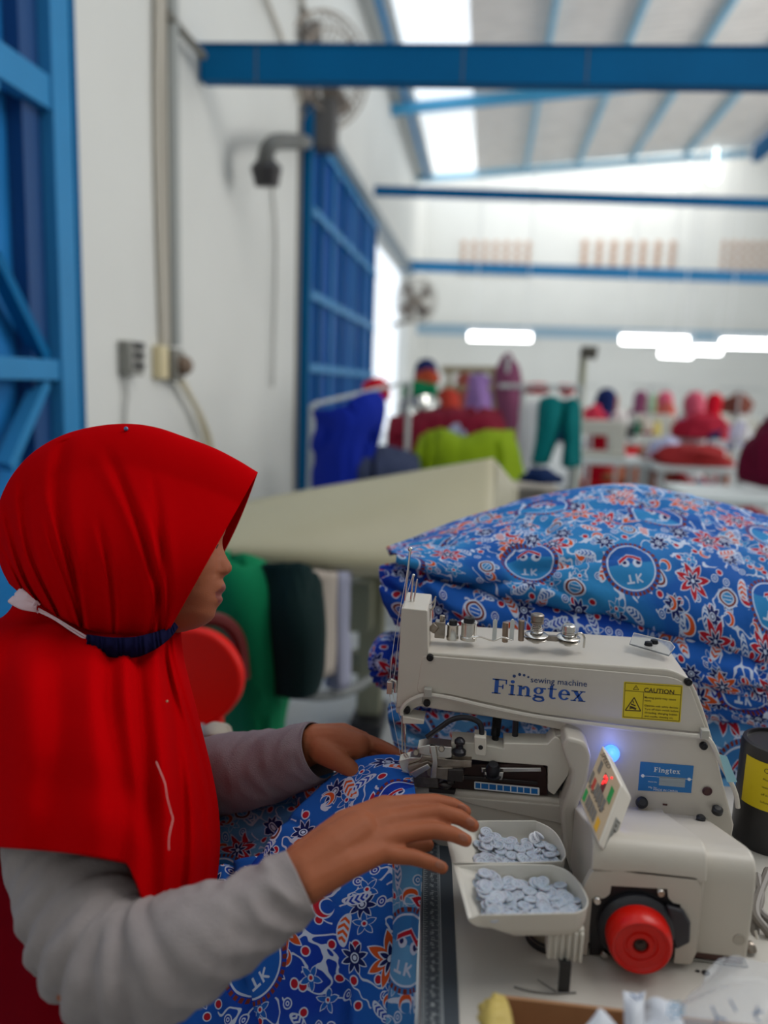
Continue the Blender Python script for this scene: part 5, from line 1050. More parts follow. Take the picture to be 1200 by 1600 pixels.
c2 = onz(TZ, 880, 1548); m = MB(); m.box(c2.x-.005, c2.x+.005, c2.y-.003, c2.y+.001, TZ, .79); m.box(c2.x-.005, c2.x+.005, c2.y-.001, c.y+.01, .783, .787); obj('post', m, black, st_)
# buttons: one of each look, then copies
btm = mat('pale_blue_button', (184, 191, 204), .35, sss=.4, spec=.4); bts = mat('pearl_white_button', (236, 238, 244), .2)
def mk_button(mt, label, group, r, holes=True):
    m = MB(); bm = m.bm; pr = [(0, .0011), (r*.60, .0011), (r*.68, .0017), (r*.90, .0018), (r, .0010), (r*.92, .0001), (r*.5, 0), (0, 0)]
    m.lathe(pr, (0, 0, 0), (0, 0, 1), 20)
    o = obj('shirt_button', m, mt, origin=(0, 0, 0), smooth=30); tag(o, label, 'button', group)
    if holes:
        h = MB()
        for a_ in range(4): h.cyl((math.cos(PI/4+a_*PI/2)*r*.24, math.sin(PI/4+a_*PI/2)*r*.24, .0010), (math.cos(PI/4+a_*PI/2)*r*.24, math.sin(PI/4+a_*PI/2)*r*.24, .00118), r*.085, 8)
        hm = h.bm; me = bpy.data.meshes.new('thread_holes'); hm.to_mesh(me); hm.free(); me.materials.append(mat('hole_shadow', (110, 116, 132), .6)); oh = bpy.data.objects.new('thread_holes', me); COL.objects.link(oh); oh.parent = o
    return o
def fill(trayinfo, src, n, x0f, r, hump, sd):
    t, cx, cy, xmin, xmax, rim = trayinfo; R_ = random.Random(sd); placed = []; first = True
    ys = [p_.y for p_ in rim]; y0, y1 = min(ys), max(ys); k = 0
    def inside(x, y, s_):
        x = cx+(x-cx)/s_; y = cy+(y-cy)/s_; c_ = False; j = len(rim)-1
        for i in range(len(rim)):
            a, b = rim[i], rim[j]
            if (a.y > y) != (b.y > y) and x < (b.x-a.x)*(y-a.y)/(b.y-a.y)+a.x: c_ = not c_
            j = i
        return c_
    cand = []
    tries = 0
    while len(cand) < n and tries < 20000:
        tries += 1; x = R_.uniform(xmin+(xmax-xmin)*x0f, xmax); y = R_.uniform(y0, y1)
        if not inside(x, y, .765): continue
        u_ = (x-xmin)/(xmax-xmin); zf = .838-.026*min(1, max(.04, u_*2.2))*.93
        lay = sum(1 for q in cand if (q[0]-x)**2+(q[1]-y)**2 < (r*1.5)**2)
        if lay > 7: continue
        z = zf + .0012 + lay*.0016 + hump*max(0, 1-abs(u_-.62)*2.2)*.2
        cand.append((x, y, min(z, .838-.002+hump)))
    for i, (x, y, z) in enumerate(cand):
        s = src[0] if R_.random() < .93 or len(src) == 1 else src[1]
        used_s = s.get('used', 0)
        o = s if not used_s else copy_tree(s)
        if not used_s: s['used'] = 1
        o.location = (x, y, z); o.rotation_euler = (R_.gauss(0, .17), R_.gauss(0, .17), R_.uniform(0, 6.28))
b1 = mk_button(btm, 'pale bluish four-hole shirt button in the front white tray', 'pale buttons in the front tray', .0069)
b2 = mk_button(btm, 'pale bluish four-hole shirt button in the back white tray', 'pale buttons in the back tray', .0067)
fill(tf, [b1], 172, .20, .0069, .002, 5); fill(tb, [b2], 122, .30, .0067, .002, 8)
b3 = mk_button(bts, 'bright pearl white button in the small stack at the back of the back tray', 'pearl buttons leaning in the back tray', .0058)
for k, (px, py) in enumerate(((834, 1307), (838, 1306), (842, 1306))):
    o = b3 if k == 0 else copy_tree(b3); p_ = onz(.829, px, py+3); o.location = p_+Vector((0, 0, k*.001)); o.rotation_euler = (math.radians(48), math.radians(10+k*8), k)
for o_b in bpy.data.objects:
    if 'used' in o_b: del o_b['used']

# ------------------------------------------------------------------ black motor with yellow caution label
mo = thing('clutch_motor', ony(.93, 1200, 1330), 'black cylindrical motor with yellow label at the right edge, beside the sewing machine', 'motor')
c = ony(.93, 1207, 1235); r = .041
zb_, zt_ = ony(.93, 1207, 1318).z, ony(.93, 1207, 1158).z
m = MB(); m.lathe([(0, zb_), (r*.9, zb_), (r, zb_+.006), (r, zt_-.006), (r*.96, zt_), (r*.86, zt_+.001), (r*.84, zt_-.003), (0, zt_-.003)], (c.x, c.y, 0), (0, 0, 1), 48); obj('motor_body', m, mat('motor_black', (40, 38, 40), .4), mo)
m = MB(); z0_, z1_ = ony(.90, 1190, 1263).z, ony(.90, 1190, 1190).z; P = []
for i in range(2):
    P.append([Vector((c.x+math.cos(a_)*(r+.0006), c.y+math.sin(a_)*(r+.0006), (z1_, z0_)[i])) for a_ in [math.radians(198+k*5) for k in range(17)]])
m.grid(P); lb_ = obj('caution_label', m, yellow, mo, label='yellow caution label')
m = MB()
for k, (tx, hh) in enumerate((('CAUTION', .006), ('Moving parts can', .0028), ('cause injury. Turn', .0028), ('off the main switch', .0028), ('before servicing.', .0028))):
    zz = z1_-.012-k*.0095
    t_ = text_bm(tx); xs_ = [v.co.x for v in t_.verts]; w0 = max(xs_); ar = hh/.7*w0/(r+.001)
    for v in t_.verts: a_ = math.radians(232)+v.co.x/w0*ar*.9; rr_ = r+.001; v.co = Vector((c.x+math.cos(a_)*rr_, c.y+math.sin(a_)*rr_, zz+v.co.y*hh/.7))
    mp_ = {v: m.bm.verts.new(v.co) for v in t_.verts}
    for f in t_.faces: m.bm.faces.new([mp_[v] for v in f.verts])
    t_.free()
obj('label_print', m, ink, lb_)
m = MB(); m.cyl((c.x+.018, c.y, zt_-.004), (c.x+.018, c.y, zt_+.05), .015, 20); obj('shaft_housing', m, black, mo)
m = MB(); m.lathe([(0, zb_-.06), (.026, zb_-.06), (.028, zb_-.03), (.03, zb_-.028), (.03, zb_)], (c.x-.002, c.y, 0), (0, 0, 1), 32); obj('motor_neck', m, mat('neck_metal', (120, 116, 106), .4, .6), mo)
m = MB(); m.box(c.x-.035, c.x+.045, c.y-.03, c.y+.03, TZ, zb_-.055); obj('motor_base', m, black, mo, bevel=.004)
cb = mat('grey_flex', (120, 114, 108), .5)
m = MB()
for pts in (((1183, 1368, .85), (1188, 1400, .82), (1182, 1430, .80), (1180, 1470, .78), (1195, 1500, .77), (1215, 1510, .77)), ((1200, 1360, .86), (1180, 1420, .80), (1195, 1450, .78), (1215, 1470, .78)), ((1178, 1400, .83), (1192, 1430, .80), (1215, 1440, .80))):
    m.tube(spline([cp(*p_) for p_ in pts], 6), .0045, 8)
tag(obj('motor_cable', m, cb), 'grey tangled cables beside the housing at the right edge', 'cable')
m = MB(); m.tube(spline([cp(1176, 1440, .80), cp(1182, 1460, .78), cp(1186, 1475, .775), cp(1200, 1470, .775)], 5), .0018, 6); tag(obj('thin_lead', m, mat('white_cable', (200, 194, 184), .4)), 'thin white lead in front of the grey cables at the right edge', 'cable')

# ------------------------------------------------------------------ cardboard box, papers, bag (bottom right)
card = mat('cardboard', (158, 116, 80), .85, var=.06, vscale=40)
bxx = thing('cardboard_box', (.17, .52, TZ), 'open brown cardboard box at the bottom edge of the table', 'box')
zr = .80
def B_(px, py, z=zr): return onz(z, px, py)
bl_, bm_, br_ = B_(748, 1570), B_(800, 1556), B_(1210, 1562)
yb = bm_.y; x0, x1 = B_(752, 1566).x, B_(1240, 1560).x
def wall(name, a, b, mt=card): 
    m = MB(); a, b = Vector(a), Vector(b); n_ = (b-a).cross(Vector((0, 0, 1))).normalized()*.0035; m.hexa([a, b, b+n_, a+n_, *[Vector((p_.x, p_.y, p_.z+zr-TZ-.002)) for p_ in (a, b, b+n_, a+n_)]]); return obj(name, m, mt, bxx, bevel=.0005)
P0 = [(x0+.012, yb, TZ+.002), (x1, yb+.004, TZ+.002), (x1, yb-.16, TZ+.002), (x0, yb-.16, TZ+.002), (x0, yb-.012, TZ+.002)]
wall('back_panel', P0[0], P0[1]); wall('right_panel', P0[1], P0[2]); wall('front_panel', P0[2], P0[3]); wall('left_panel', P0[3], P0[4]); wall('corner_panel', P0[4], P0[0])
m = MB(); m.box(x0, x1, yb-.16, yb, TZ, TZ+.002); obj('bottom_panel', m, card, bxx)
def crumple(name, ctrl, mt, label, cat, seed, wr=.004, th=.0004, freq=30, dirs=(1, 1.3)):
    mb = patch(ctrl, 8, 8, wr=wr, seed=seed, freq=freq, dirs=dirs); return tag(obj(name, mb, mt, solid=th, smooth=25), label, cat)
paper = mat('paper_white', (200, 204, 212), .7)
crumple('yellow_crumpled_wrap', [[(750, 1572, .615), (768, 1556, .61), (787, 1558, .61)], [(748, 1590, .59), (768, 1578, .58), (796, 1580, .59)], [(752, 1620, .56), (772, 1620, .56), (800, 1620, .57)]], mat('straw_yellow_wrap', (190, 168, 88), .6), 'crumpled straw yellow wrapping at the left corner of the cardboard box', 'wrapping', 41, wr=.0022, freq=34)
pf = crumple('folded_paper', [[(973, 1549, .60), (990, 1551, .603), (1008, 1548, .60)], [(975, 1575, .585), (992, 1577, .578), (1006, 1574, .585)], [(976, 1615, .57), (992, 1618, .565), (1008, 1615, .57)]], paper, 'upright folded white paper strip with a blue mark in the cardboard box', 'paper', 42, wr=.0006, freq=14)
m = MB()
for a_, b_ in (((985, 1553), (997, 1562)), ((997, 1562), (1001, 1575)), ((1001, 1552), (1003, 1570))): m.tube([cp(*a_, .592), cp(*b_, .589)], .0006, 5)
obj('blue_mark', m, mat('paper_blue', (20, 90, 150), .6), pf)
pp = crumple('crumpled_paper', [[(1006, 1568, .60), (1020, 1559, .60), (1040, 1560, .60), (1062, 1572, .60)], [(1006, 1590, .585), (1024, 1585, .58), (1042, 1582, .58), (1066, 1590, .585)], [(1004, 1620, .56), (1024, 1622, .56), (1045, 1620, .56), (1070, 1620, .56)]], paper, 'crumpled white paper with a blue flower print beside the plastic bag', 'paper', 43, wr=.0010, freq=18)
m = MB(); fc = cp(1056, 1578, .574)
for k in range(8):
    a_ = 2*PI*k/8; a2_ = 2*PI*(k+.5)/8; a3_ = 2*PI*(k+1)/8; f_ = lambda a, r_: fc+rt*math.cos(a)*r_+up*math.sin(a)*r_
    m.tube([f_(a_, .0048), f_(a2_, .0075), f_(a3_, .0048)], .0004, 5)
m.tube([f_(2*PI*k/16, .0028) for k in range(17)], .0007, 5); obj('flower_print', m, mat('flower_blue', (40, 150, 200), .6), pp)
crumple('paper_corner', [[(935, 1577, .585), (938, 1576, .585), (942, 1578, .585)], [(925, 1592, .575), (938, 1592, .572), (956, 1594, .575)], [(905, 1615, .565), (938, 1618, .562), (975, 1618, .565)]], paper, 'white pointed paper corner sticking up in the middle of the cardboard box', 'paper', 44, wr=.0005)
plastic = mat('thin_clear_plastic', (214, 218, 224), .28, alpha=.24, spec=.5)
pbag = crumple('plastic_bag', [[(1120, 1500, .66), (1150, 1496, .67), (1180, 1505, .67), (1230, 1512, .67)], [(1085, 1545, .63), (1130, 1535, .62), (1180, 1535, .62), (1230, 1540, .63)], [(1045, 1582, .60), (1110, 1570, .59), (1180, 1570, .59), (1240, 1575, .60)], [(1030, 1625, .57), (1110, 1625, .56), (1180, 1625, .56), (1240, 1625, .57)]], plastic, 'crumpled clear plastic bag at the bottom right corner', 'bag', 45, wr=.0022, th=.0003, freq=11)
m = MB()
for pts in (((1112, 1572), (1120, 1590), (1118, 1600)), ((1140, 1562), (1150, 1580)), ((1118, 1588), (1134, 1594)), ((1184, 1572), (1180, 1590), (1188, 1598)), ((1176, 1584), (1192, 1580))):
    m.tube([cp(x, y, .568) for x, y in pts], .0006, 5)
obj('blue_print', m, mat('paper_blue', (20, 90, 150), .6), pbag)
m = MB(); m.tube(spline([onz(TZ+.001, x, y) for x, y in ((803, 1542), (830, 1549), (862, 1552), (900, 1551))], 5), .0010, 6); m.tube([onz(TZ+.001, 840, 1531), onz(TZ+.001, 868, 1549)], .0006, 6); tag(obj('loose_thread', m, mat('thread_grey', (130, 128, 124), .7)), 'grey thread scraps lying on the table by the black post', 'thread')
for px, py, s_, lb in ((1103, 1520, .004, 'larger dark lint crumb on the table by the red handwheel'), (1090, 1517, .002, 'tiny dark lint crumb left of the larger one')):
    heap('lint', onz(TZ+.001, px, py), (s_, s_*.7, s_*.4), black, lb, 'lint', seed=int(px))
# ================================================================== BATIK GARMENTS
def fold(name, ctrl, mt, label, seed, wr=.006, freq=8, dirs=(1, 3), nu=14, nv=12, env=None):
    mb = patch(ctrl, nu, nv, wr=wr, seed=seed, freq=freq, dirs=dirs, env=env)
    o = obj(name, mb, mt, solid=.0016, smooth=180); return tag(o, label, 'garment', 'batik garments piled behind the machine' if 'pile' in label else None)
# layers of the pile, from the top one down; each is a draped sheet with a rolled lower edge and a far side
fold('batik_garment', [
    [(650, 930, 1.55), (740, 900, 1.60), (860, 880, 1.62), (980, 880, 1.62), (1100, 900, 1.60), (1260, 930, 1.56)],
    [(625, 868, 1.36), (720, 830, 1.42), (840, 800, 1.46), (960, 782, 1.46), (1080, 800, 1.44), (1250, 838, 1.40)],
    [(607, 862, 1.25), (700, 826, 1.30), (830, 784, 1.33), (960, 763, 1.34), (1085, 782, 1.32), (1250, 828, 1.28)],
    [(608, 864, 1.18), (710, 842, 1.19), (840, 812, 1.20), (970, 806, 1.21), (1100, 830, 1.19), (1250, 870, 1.18)],
    [(612, 868, 1.13), (720, 866, 1.12), (850, 858, 1.11), (985, 860, 1.11), (1110, 890, 1.11), (1250, 930, 1.12)],
    [(618, 872, 1.11), (730, 892, 1.09), (855, 908, 1.075), (990, 925, 1.075), (1115, 960, 1.075), (1250, 1000, 1.08)],
    [(622, 876, 1.11), (736, 910, 1.09), (860, 938, 1.075), (995, 964, 1.075), (1120, 1002, 1.075), (1250, 1042, 1.08)],
    [(626, 880, 1.13), (738, 914, 1.11), (862, 944, 1.10), (996, 970, 1.10), (1122, 1008, 1.10), (1250, 1050, 1.10)]],
    batA, 'topmost blue batik garment domed over the pile behind the machine', 2, wr=.0075, freq=5, dirs=(1.0, 2.6))
fold('batik_garment', [
    [(600, 888, 1.24), (680, 880, 1.24), (800, 900, 1.24), (940, 920, 1.24), (1080, 950, 1.24), (1250, 1000, 1.24)],
    [(594, 892, 1.17), (680, 886, 1.15), (800, 915, 1.14), (940, 940, 1.13), (1080, 975, 1.12), (1250, 1020, 1.12)],
    [(593, 905, 1.13), (675, 915, 1.10), (800, 950, 1.085), (940, 975, 1.08), (1085, 1010, 1.08), (1250, 1055, 1.08)],
    [(600, 935, 1.12), (680, 950, 1.09), (800, 985, 1.075), (940, 1010, 1.07), (1090, 1045, 1.07), (1250, 1090, 1.07)],
    [(618, 965, 1.13), (690, 985, 1.10), (800, 1020, 1.085), (940, 1045, 1.08), (1090, 1068, 1.08), (1250, 1108, 1.08)],
    [(625, 972, 1.16), (692, 990, 1.14), (800, 1026, 1.13), (940, 1050, 1.12), (1090, 1074, 1.12), (1250, 1114, 1.12)]],
    batB, 'second deep blue batik garment of the pile, sticking out left above the machine head', 5, wr=.008, freq=8, dirs=(1.2, 3.2))
fold('batik_garment', [
    [(640, 1000, 1.2), (800, 1010, 1.2), (960, 1030, 1.2), (1100, 1060, 1.18), (1250, 1090, 1.18)],
    [(632, 1030, 1.13), (800, 1040, 1.11), (960, 1060, 1.10), (1105, 1075, 1.09), (1250, 1105, 1.09)],
    [(630, 1070, 1.12), (800, 1080, 1.10), (960, 1085, 1.09), (1108, 1098, 1.08), (1250, 1125, 1.08)],
    [(640, 1100, 1.14), (800, 1110, 1.12), (960, 1112, 1.11), (1112, 1118, 1.10), (1250, 1140, 1.10)],
    [(645, 1106, 1.18), (800, 1116, 1.16), (960, 1118, 1.15), (1114, 1124, 1.14), (1250, 1146, 1.14)]],
    batB, 'third batik garment of the pile, a thin dark fold right of the cable end', 9, wr=.007, freq=8, dirs=(1.2, 3))
fold('batik_garment', [
    [(620, 1095, 1.2), (760, 1100, 1.2), (920, 1110, 1.2), (1100, 1110, 1.18), (1250, 1125, 1.18)],
    [(606, 1112, 1.13), (760, 1118, 1.13), (920, 1125, 1.12), (1110, 1122, 1.10), (1250, 1138, 1.10)],
    [(612, 1150, 1.12), (760, 1160, 1.12), (920, 1170, 1.11), (1118, 1190, 1.09), (1250, 1200, 1.09)],
    [(622, 1185, 1.12), (760, 1200, 1.12), (920, 1230, 1.10), (1126, 1260, 1.08), (1250, 1270, 1.08)],
    [(625, 1230, 1.13), (760, 1240, 1.13), (920, 1270, 1.11), (1135, 1310, 1.09), (1250, 1330, 1.09)]],
    batC, 'lowest pale blue batik garment of the pile, seen under the machine arm', 12, wr=.007, freq=7, dirs=(1.2, 2.4))
fold('batik_garment', [
    [(590, 1000, 1.25), (606, 990, 1.24), (640, 996, 1.24)],
    [(580, 1022, 1.19), (598, 1012, 1.17), (640, 1018, 1.18)],
    [(580, 1046, 1.18), (600, 1042, 1.155), (640, 1050, 1.17)],
    [(588, 1068, 1.20), (606, 1066, 1.18), (640, 1075, 1.2)],
    [(600, 1074, 1.25), (615, 1072, 1.24), (640, 1080, 1.25)]],
    batB, 'rolled batik sleeve end of the pile, poking out left of the thread eyelet', 15, wr=.005, freq=10)
# the garment being sewn, held by both hands, falling over the table edge into the lap
gs = thing('batik_garment', (-.2, .8, .7), 'blue batik garment being sewn, running from the needle down into the lap', 'garment')
def cloth_part(name, ctrl, mt, seed, **k):
    mb = patch(ctrl, 12, 12, seed=seed, **k); return obj(name, mb, mt, gs, solid=.0014, smooth=180)
edge = lambda i, j: min(1, (1-j)*5)
cloth_part('held_panel', [
    [(330, 1420, .88), (395, 1350, .905), (440, 1290, .925), (490, 1240, .94), (540, 1196, .945), (588, 1180, .94), (641, 1181, .915)],
    [(350, 1470, .87), (415, 1390, .88), (470, 1325, .895), (520, 1270, .91), (562, 1222, .915), (602, 1200, .912), (644, 1205, .900)],
    [(380, 1520, .86), (450, 1440, .86), (510, 1365, .865), (556, 1305, .875), (590, 1258, .882), (617, 1232, .886), (647, 1226, .886)],
    [(420, 1560, .85), (490, 1490, .84), (550, 1410, .84), (590, 1350, .845), (612, 1300, .852), (632, 1262, .858), (650, 1245, .866)],
    [(460, 1600, .85), (530, 1540, .835), (585, 1470, .83), (615, 1400, .83), (630, 1345, .835), (645, 1300, .840), (655, 1270, .850)]],
    batB, 21, wr=.004, freq=7, dirs=(2, 1), env=lambda i, j: max(.1, 1-j*1.05))
cloth_part('lap_panel', [
    [(60, 1500, .93), (200, 1400, .93), (330, 1360, .93), (420, 1340, .91), (500, 1345, .88), (570, 1330, .86), (625, 1300, .85)],
    [(70, 1560, .90), (200, 1490, .90), (330, 1430, .89), (430, 1400, .87), (510, 1400, .85), (580, 1385, .835), (632, 1360, .83)],
    [(80, 1610, .87), (210, 1570, .87), (340, 1520, .86), (440, 1480, .84), (520, 1470, .825), (585, 1460, .815), (635, 1450, .81)],
    [(90, 1660, .86), (220, 1640, .85), (350, 1600, .84), (450, 1570, .82), (530, 1560, .805), (590, 1550, .80), (636, 1550, .79)],
    [(90, 1760, .86), (220, 1760, .85), (350, 1740, .84), (450, 1720, .82), (530, 1700, .805), (590, 1690, .79), (636, 1680, .78)]],
    batB, 25, wr=.007, freq=6, dirs=(2.4, 1.2))
cloth_part('edge_panel', [
    [(612, 1300, .835), (630, 1295, .825), (650, 1290, .82), (662, 1288, .818)],
    [(616, 1370, .815), (633, 1365, .808), (648, 1365, .806), (660, 1365, .806)],
    [(618, 1460, .80), (634, 1460, .785), (646, 1460, .78), (656, 1460, .772)],
    [(610, 1560, .78), (630, 1560, .765), (644, 1560, .755), (652, 1560, .748)],
    [(600, 1700, .77), (625, 1700, .75), (640, 1700, .74), (648, 1700, .73)]],
    batC, 27, wr=.0025, freq=10, dirs=(2, 1))
cloth_part('back_panel', [
    [(320, 1280, 1.06), (380, 1262, 1.05), (440, 1240, 1.03), (500, 1214, 1.00), (550, 1200, .97)],
    [(320, 1305, 1.03), (380, 1290, 1.02), (440, 1272, 1.0), (500, 1250, .97), (555, 1230, .95)],
    [(320, 1340, 1.0), (380, 1325, .99), (440, 1310, .97), (500, 1290, .95), (555, 1275, .93)],
    [(320, 1385, .97), (380, 1370, .96), (440, 1355, .94), (500, 1340, .93), (560, 1330, .91)],
    [(320, 1440, .95), (380, 1425, .94), (440, 1410, .93), (500, 1395, .92), (560, 1390, .90)]],
    batC, 29, wr=.008, freq=7, dirs=(1, 3))

# ================================================================== THE WOMAN
pw_ = thing('person', cp(120, 1900, .95), 'person in a red hijab and grey sleeves, seated in profile, feeding cloth to the machine', 'person')
HC = .92   # head midline distance
prof = [(690, 300, 0), (712, 330, 0), (740, 345, 0), (770, 354, 0), (790, 357, 0), (805, 358, 0), (820, 354, 1.5), (832, 349, 3), (842, 344, 4), (850, 341.5, 6.5), (858, 340.5, 9.5), (866, 340, 13), (874, 339.5, 17.5), (881, 339, 22.5), (886, 339, 25), (891, 338.5, 24.5), (896, 338, 21), (900, 338, 14), (903, 338, 10), (908, 338, 11.5), (913, 337.5, 15), (918, 337, 17), (923, 336.5, 15.5), (927, 336, 11.5), (929.5, 336, 8.5), (932, 335.5, 11.5), (937, 335, 14), (942, 334, 12.5), (946, 333, 9.5), (951, 331, 7.5), (957, 330, 7), (963, 328, 7.5), (969, 324, 7), (975, 317, 6), (981, 306, 4), (986, 292, 0), (990, 272, 0)]
wtab = [(690, .010), (712, .026), (740, .044), (790, .060), (850, .068), (890, .067), (925, .059), (955, .048), (975, .036), (990, .022)]
def head(mb):
    P = []; N = 72; ys = []
    y = 690
    while y <= 990: ys.append(y); y += 1.6
    for py in ys:
        xb = lut([(a, b) for a, b, c in prof], py); bump = lut([(a, c) for a, b, c in prof], py); W = lut(wtab, py); row = []
        xc = 235 if py < 950 else 235+(py-950)*.2
        for k in range(N):
            a = 2*PI*k/N; cz, sz = math.cos(a), math.sin(a)
            if cz >= 0: x = xc+(xb-xc)*abs(cz)**.62
            else: x = xc+(xc-135)*cz*(1 if py < 900 else .8)
            s_ = W*(1 if sz > 0 else -1)*abs(sz)**.85
            sg = .0075+.006*min(1, max(0, (py-850)/40)) if py < 901 else (.017 if py < 948 else .020)
            if 874 < py < 900: sg = .0125
            b_ = bump*math.exp(-(s_/sg)**2) if cz > 0 else 0
            # eye sockets and closed lids
            if cz > 0:
                for es in (-1, 1):
                    b_ += -5.5*math.exp(-((py-846)/12)**2-((s_-es*.027)/.013)**2) + 5.0*math.exp(-((py-851)/8)**2-((s_-es*.030)/.010)**2)
                    b_ += 3.0*math.exp(-((py-880)/16)**2-((s_-es*.036)/.014)**2)
                    b_ += 4*math.exp(-((py-893)/4.5)**2-((s_-es*.0125)/.0055)**2)
            row.append(cp(x+b_, py, HC+s_))
        P.append(row)
    mb.grid(P, closed_u=True); mb.bm.faces.new(mb.V[-1]); mb.bm.faces.new(mb.V[0][::-1])
def C3(l): return [cp(*p_) for p_ in l]
def chain(pts, rs): 
    q = C3(pts); return [(q[i], q[i+1], rs[i], rs[i+1]) for i in range(len(q)-1)]
segs = []
segs += chain([(235, 940, .93), (208, 1020, .94), (190, 1090, .95)], [.044, .044, .056])                    # neck
segs += chain([(170, 1140, .95), (150, 1250, .96), (130, 1400, .97), (110, 1620, .98), (110, 1800, .98)], [.085, .10, .10, .11, .12])   # trunk
segs += chain([(120, 1130, .85), (170, 1110, .95), (220, 1130, 1.08)], [.045, .06, .045])                      # shoulders
segs += chain([(115, 1160, .84), (98, 1330, .775), (135, 1500, .69)], [.044, .042, .036])                      # near upper arm
segs += chain([(135, 1500, .69), (300, 1470, .675), (400, 1420, .69), (462, 1368, .70)], [.036, .033, .026, .0215])
segs += chain([(225, 1140, 1.09), (240, 1260, 1.09), (290, 1230, 1.05)], [.042, .040, .036])
segs += chain([(290, 1230, 1.05), (400, 1200, 1.01), (495, 1163, .975)], [.036, .030, .022])
segs += chain([(115, 1790, .92), (320, 1850, .92), (510, 1895, .925)], [.08, .075, .06]) + chain([(115, 1770, 1.05), (320, 1810, 1.08), (510, 1845, 1.10)], [.08, .075, .06])
# near (right) hand
wr_ = (474, 1362, .702)
kn_ = {'i': (601, 1262, .772), 'm': (606, 1285, .758), 'r': (603, 1309, .744), 'p': (592, 1331, .730)}
segs += chain([wr_, (520, 1327, .722), (560, 1300, .742)], [.0215, .0220, .020])
segs += chain([(470, 1350, .712), (540, 1292, .752), kn_['i']], [.019, .0165, .0125])
segs += chain([(470, 1362, .704), (540, 1315, .738), kn_['m']], [.021, .0180, .0130])
segs += chain([(475, 1372, .698), (540, 1335, .722), kn_['r']], [.021, .0165, .0125])
segs += chain([(478, 1380, .694), (540, 1350, .710), kn_['p']], [.019, .0150, .0115])
segs += chain([kn_['i'], (647, 1255, .785), (680, 1253, .792)], [.0115, .0092, .0086]) + chain([(680, 1253, .792), (707, 1258, .795), (727, 1268, .795)], [.0086, .0078, .0066])
segs += chain([kn_['m'], (650, 1275, .768), (686, 1269, .772)], [.0118, .0095, .0089]) + chain([(686, 1269, .772), (718, 1277, .772), (739, 1290, .772)], [.0089, .0080, .0068])
segs += chain([kn_['r'], (645, 1300, .752), (678, 1297, .756)], [.0115, .0092, .0086]) + chain([(678, 1297, .756), (707, 1303, .757), (728, 1313, .757)], [.0086, .0078, .0066])
segs += chain([kn_['p'], (622, 1337, .733), (644, 1339, .735)], [.0100, .0082, .0078]) + chain([(644, 1339, .735), (670, 1347, .736), (691, 1356, .736)], [.0078, .0070, .0060])
segs += chain([(500, 1330, .745), (560, 1320, .785), (612, 1322, .800)], [.016, .0135, .0105]) + chain([(612, 1322, .800), (645, 1322, .806), (668, 1320, .808)], [.0100, .0088, .0072])
# far (left) hand
segs += chain([(492, 1163, .975), (530, 1160, .972), (558, 1166, .965)], [.0225, .0205, .017])
segs += chain([(492, 1152, .985), (535, 1147, .990), (566, 1156, .982)], [.017, .0145, .011])
segs += chain([(566, 1157, .980), (594, 1166, .968)], [.0105, .0088]) + chain([(594, 1166, .968), (612, 1174, .955), (626, 1182, .944)], [.0088, .0080, .0068])
segs += chain([(560, 1163, .985), (588, 1178, .975)], [.0105, .0090]) + chain([(588, 1178, .975), (603, 1194, .965), (612, 1206, .955)], [.0090, .0080, .0068])
segs += chain([(552, 1166, 1.0), (578, 1184, .992)], [.0100, .0088]) + chain([(578, 1184, .992), (590, 1202, .982), (598, 1214, .974)], [.0088, .0078, .0066])
segs += chain([(545, 1168, 1.01), (566, 1188, 1.005)], [.0095, .0080]) + chain([(566, 1188, 1.005), (575, 1204, .998), (580, 1216, .99)], [.0080, .0070, .0060])
segs += chain([(502, 1172, .960), (528, 1188, .945), (546, 1200, .938)], [.017, .0135, .0105]) + chain([(546, 1200, .938), (560, 1212, .936), (570, 1222, .936)], [.0105, .0092, .0076])
body = rcone_body(segs, .0021, 3, 'body', skin, pw_, extra=head)
# lips as their own skin tone on the same continuous surface
body.data.materials.append(lipm); ofs = Vector(pw_.location)
for p_ in body.data.polygons:
    c = p_.center + ofs; v = c-CAM; d = v.dot(fw)
    if .88 < d < .96:
        px = 600+F*v.dot(rt)/d; py = 800-F*v.dot(up)/d
        if px > 336 and 913 < py < 943 and abs(d-HC) < .022 - abs(py-929)*.0008: p_.material_index = 1
# lash line of the closed near eye, far lash tip, brow
dark = mat('lash_dark', (34, 22, 20), .8)
def face_pt(px, py, s_): return cp(px, py, HC+s_)
m = MB(); m.tube(spline([face_pt(341, 851, -.017), face_pt(337.5, 857, -.024), face_pt(332, 860, -.031), face_pt(325, 858, -.040)], 6), [.0006]*18+[.0003], 6)
obj('eyelashes', m, dark, pw_)
# nails of the near hand
for (px, py, d, nx) in ((722, 1262, .787, 0), (735, 1284, .7645, 0), (724, 1308, .7505, 0), (688, 1351, .7298, 0)):
    c = cp(px, py, d); m = MB(); M_ = Matrix(((rt.x, up.x, -fw.x), (rt.y, up.y, -fw.y), (rt.z, up.z, -fw.z))).to_4x4() @ Matrix.Rotation(math.radians(-28), 4, 'Z'); m.ball(c, (.0052, .0036, .0012), M_, 12); obj('fingernail', m, nailm, pw_)

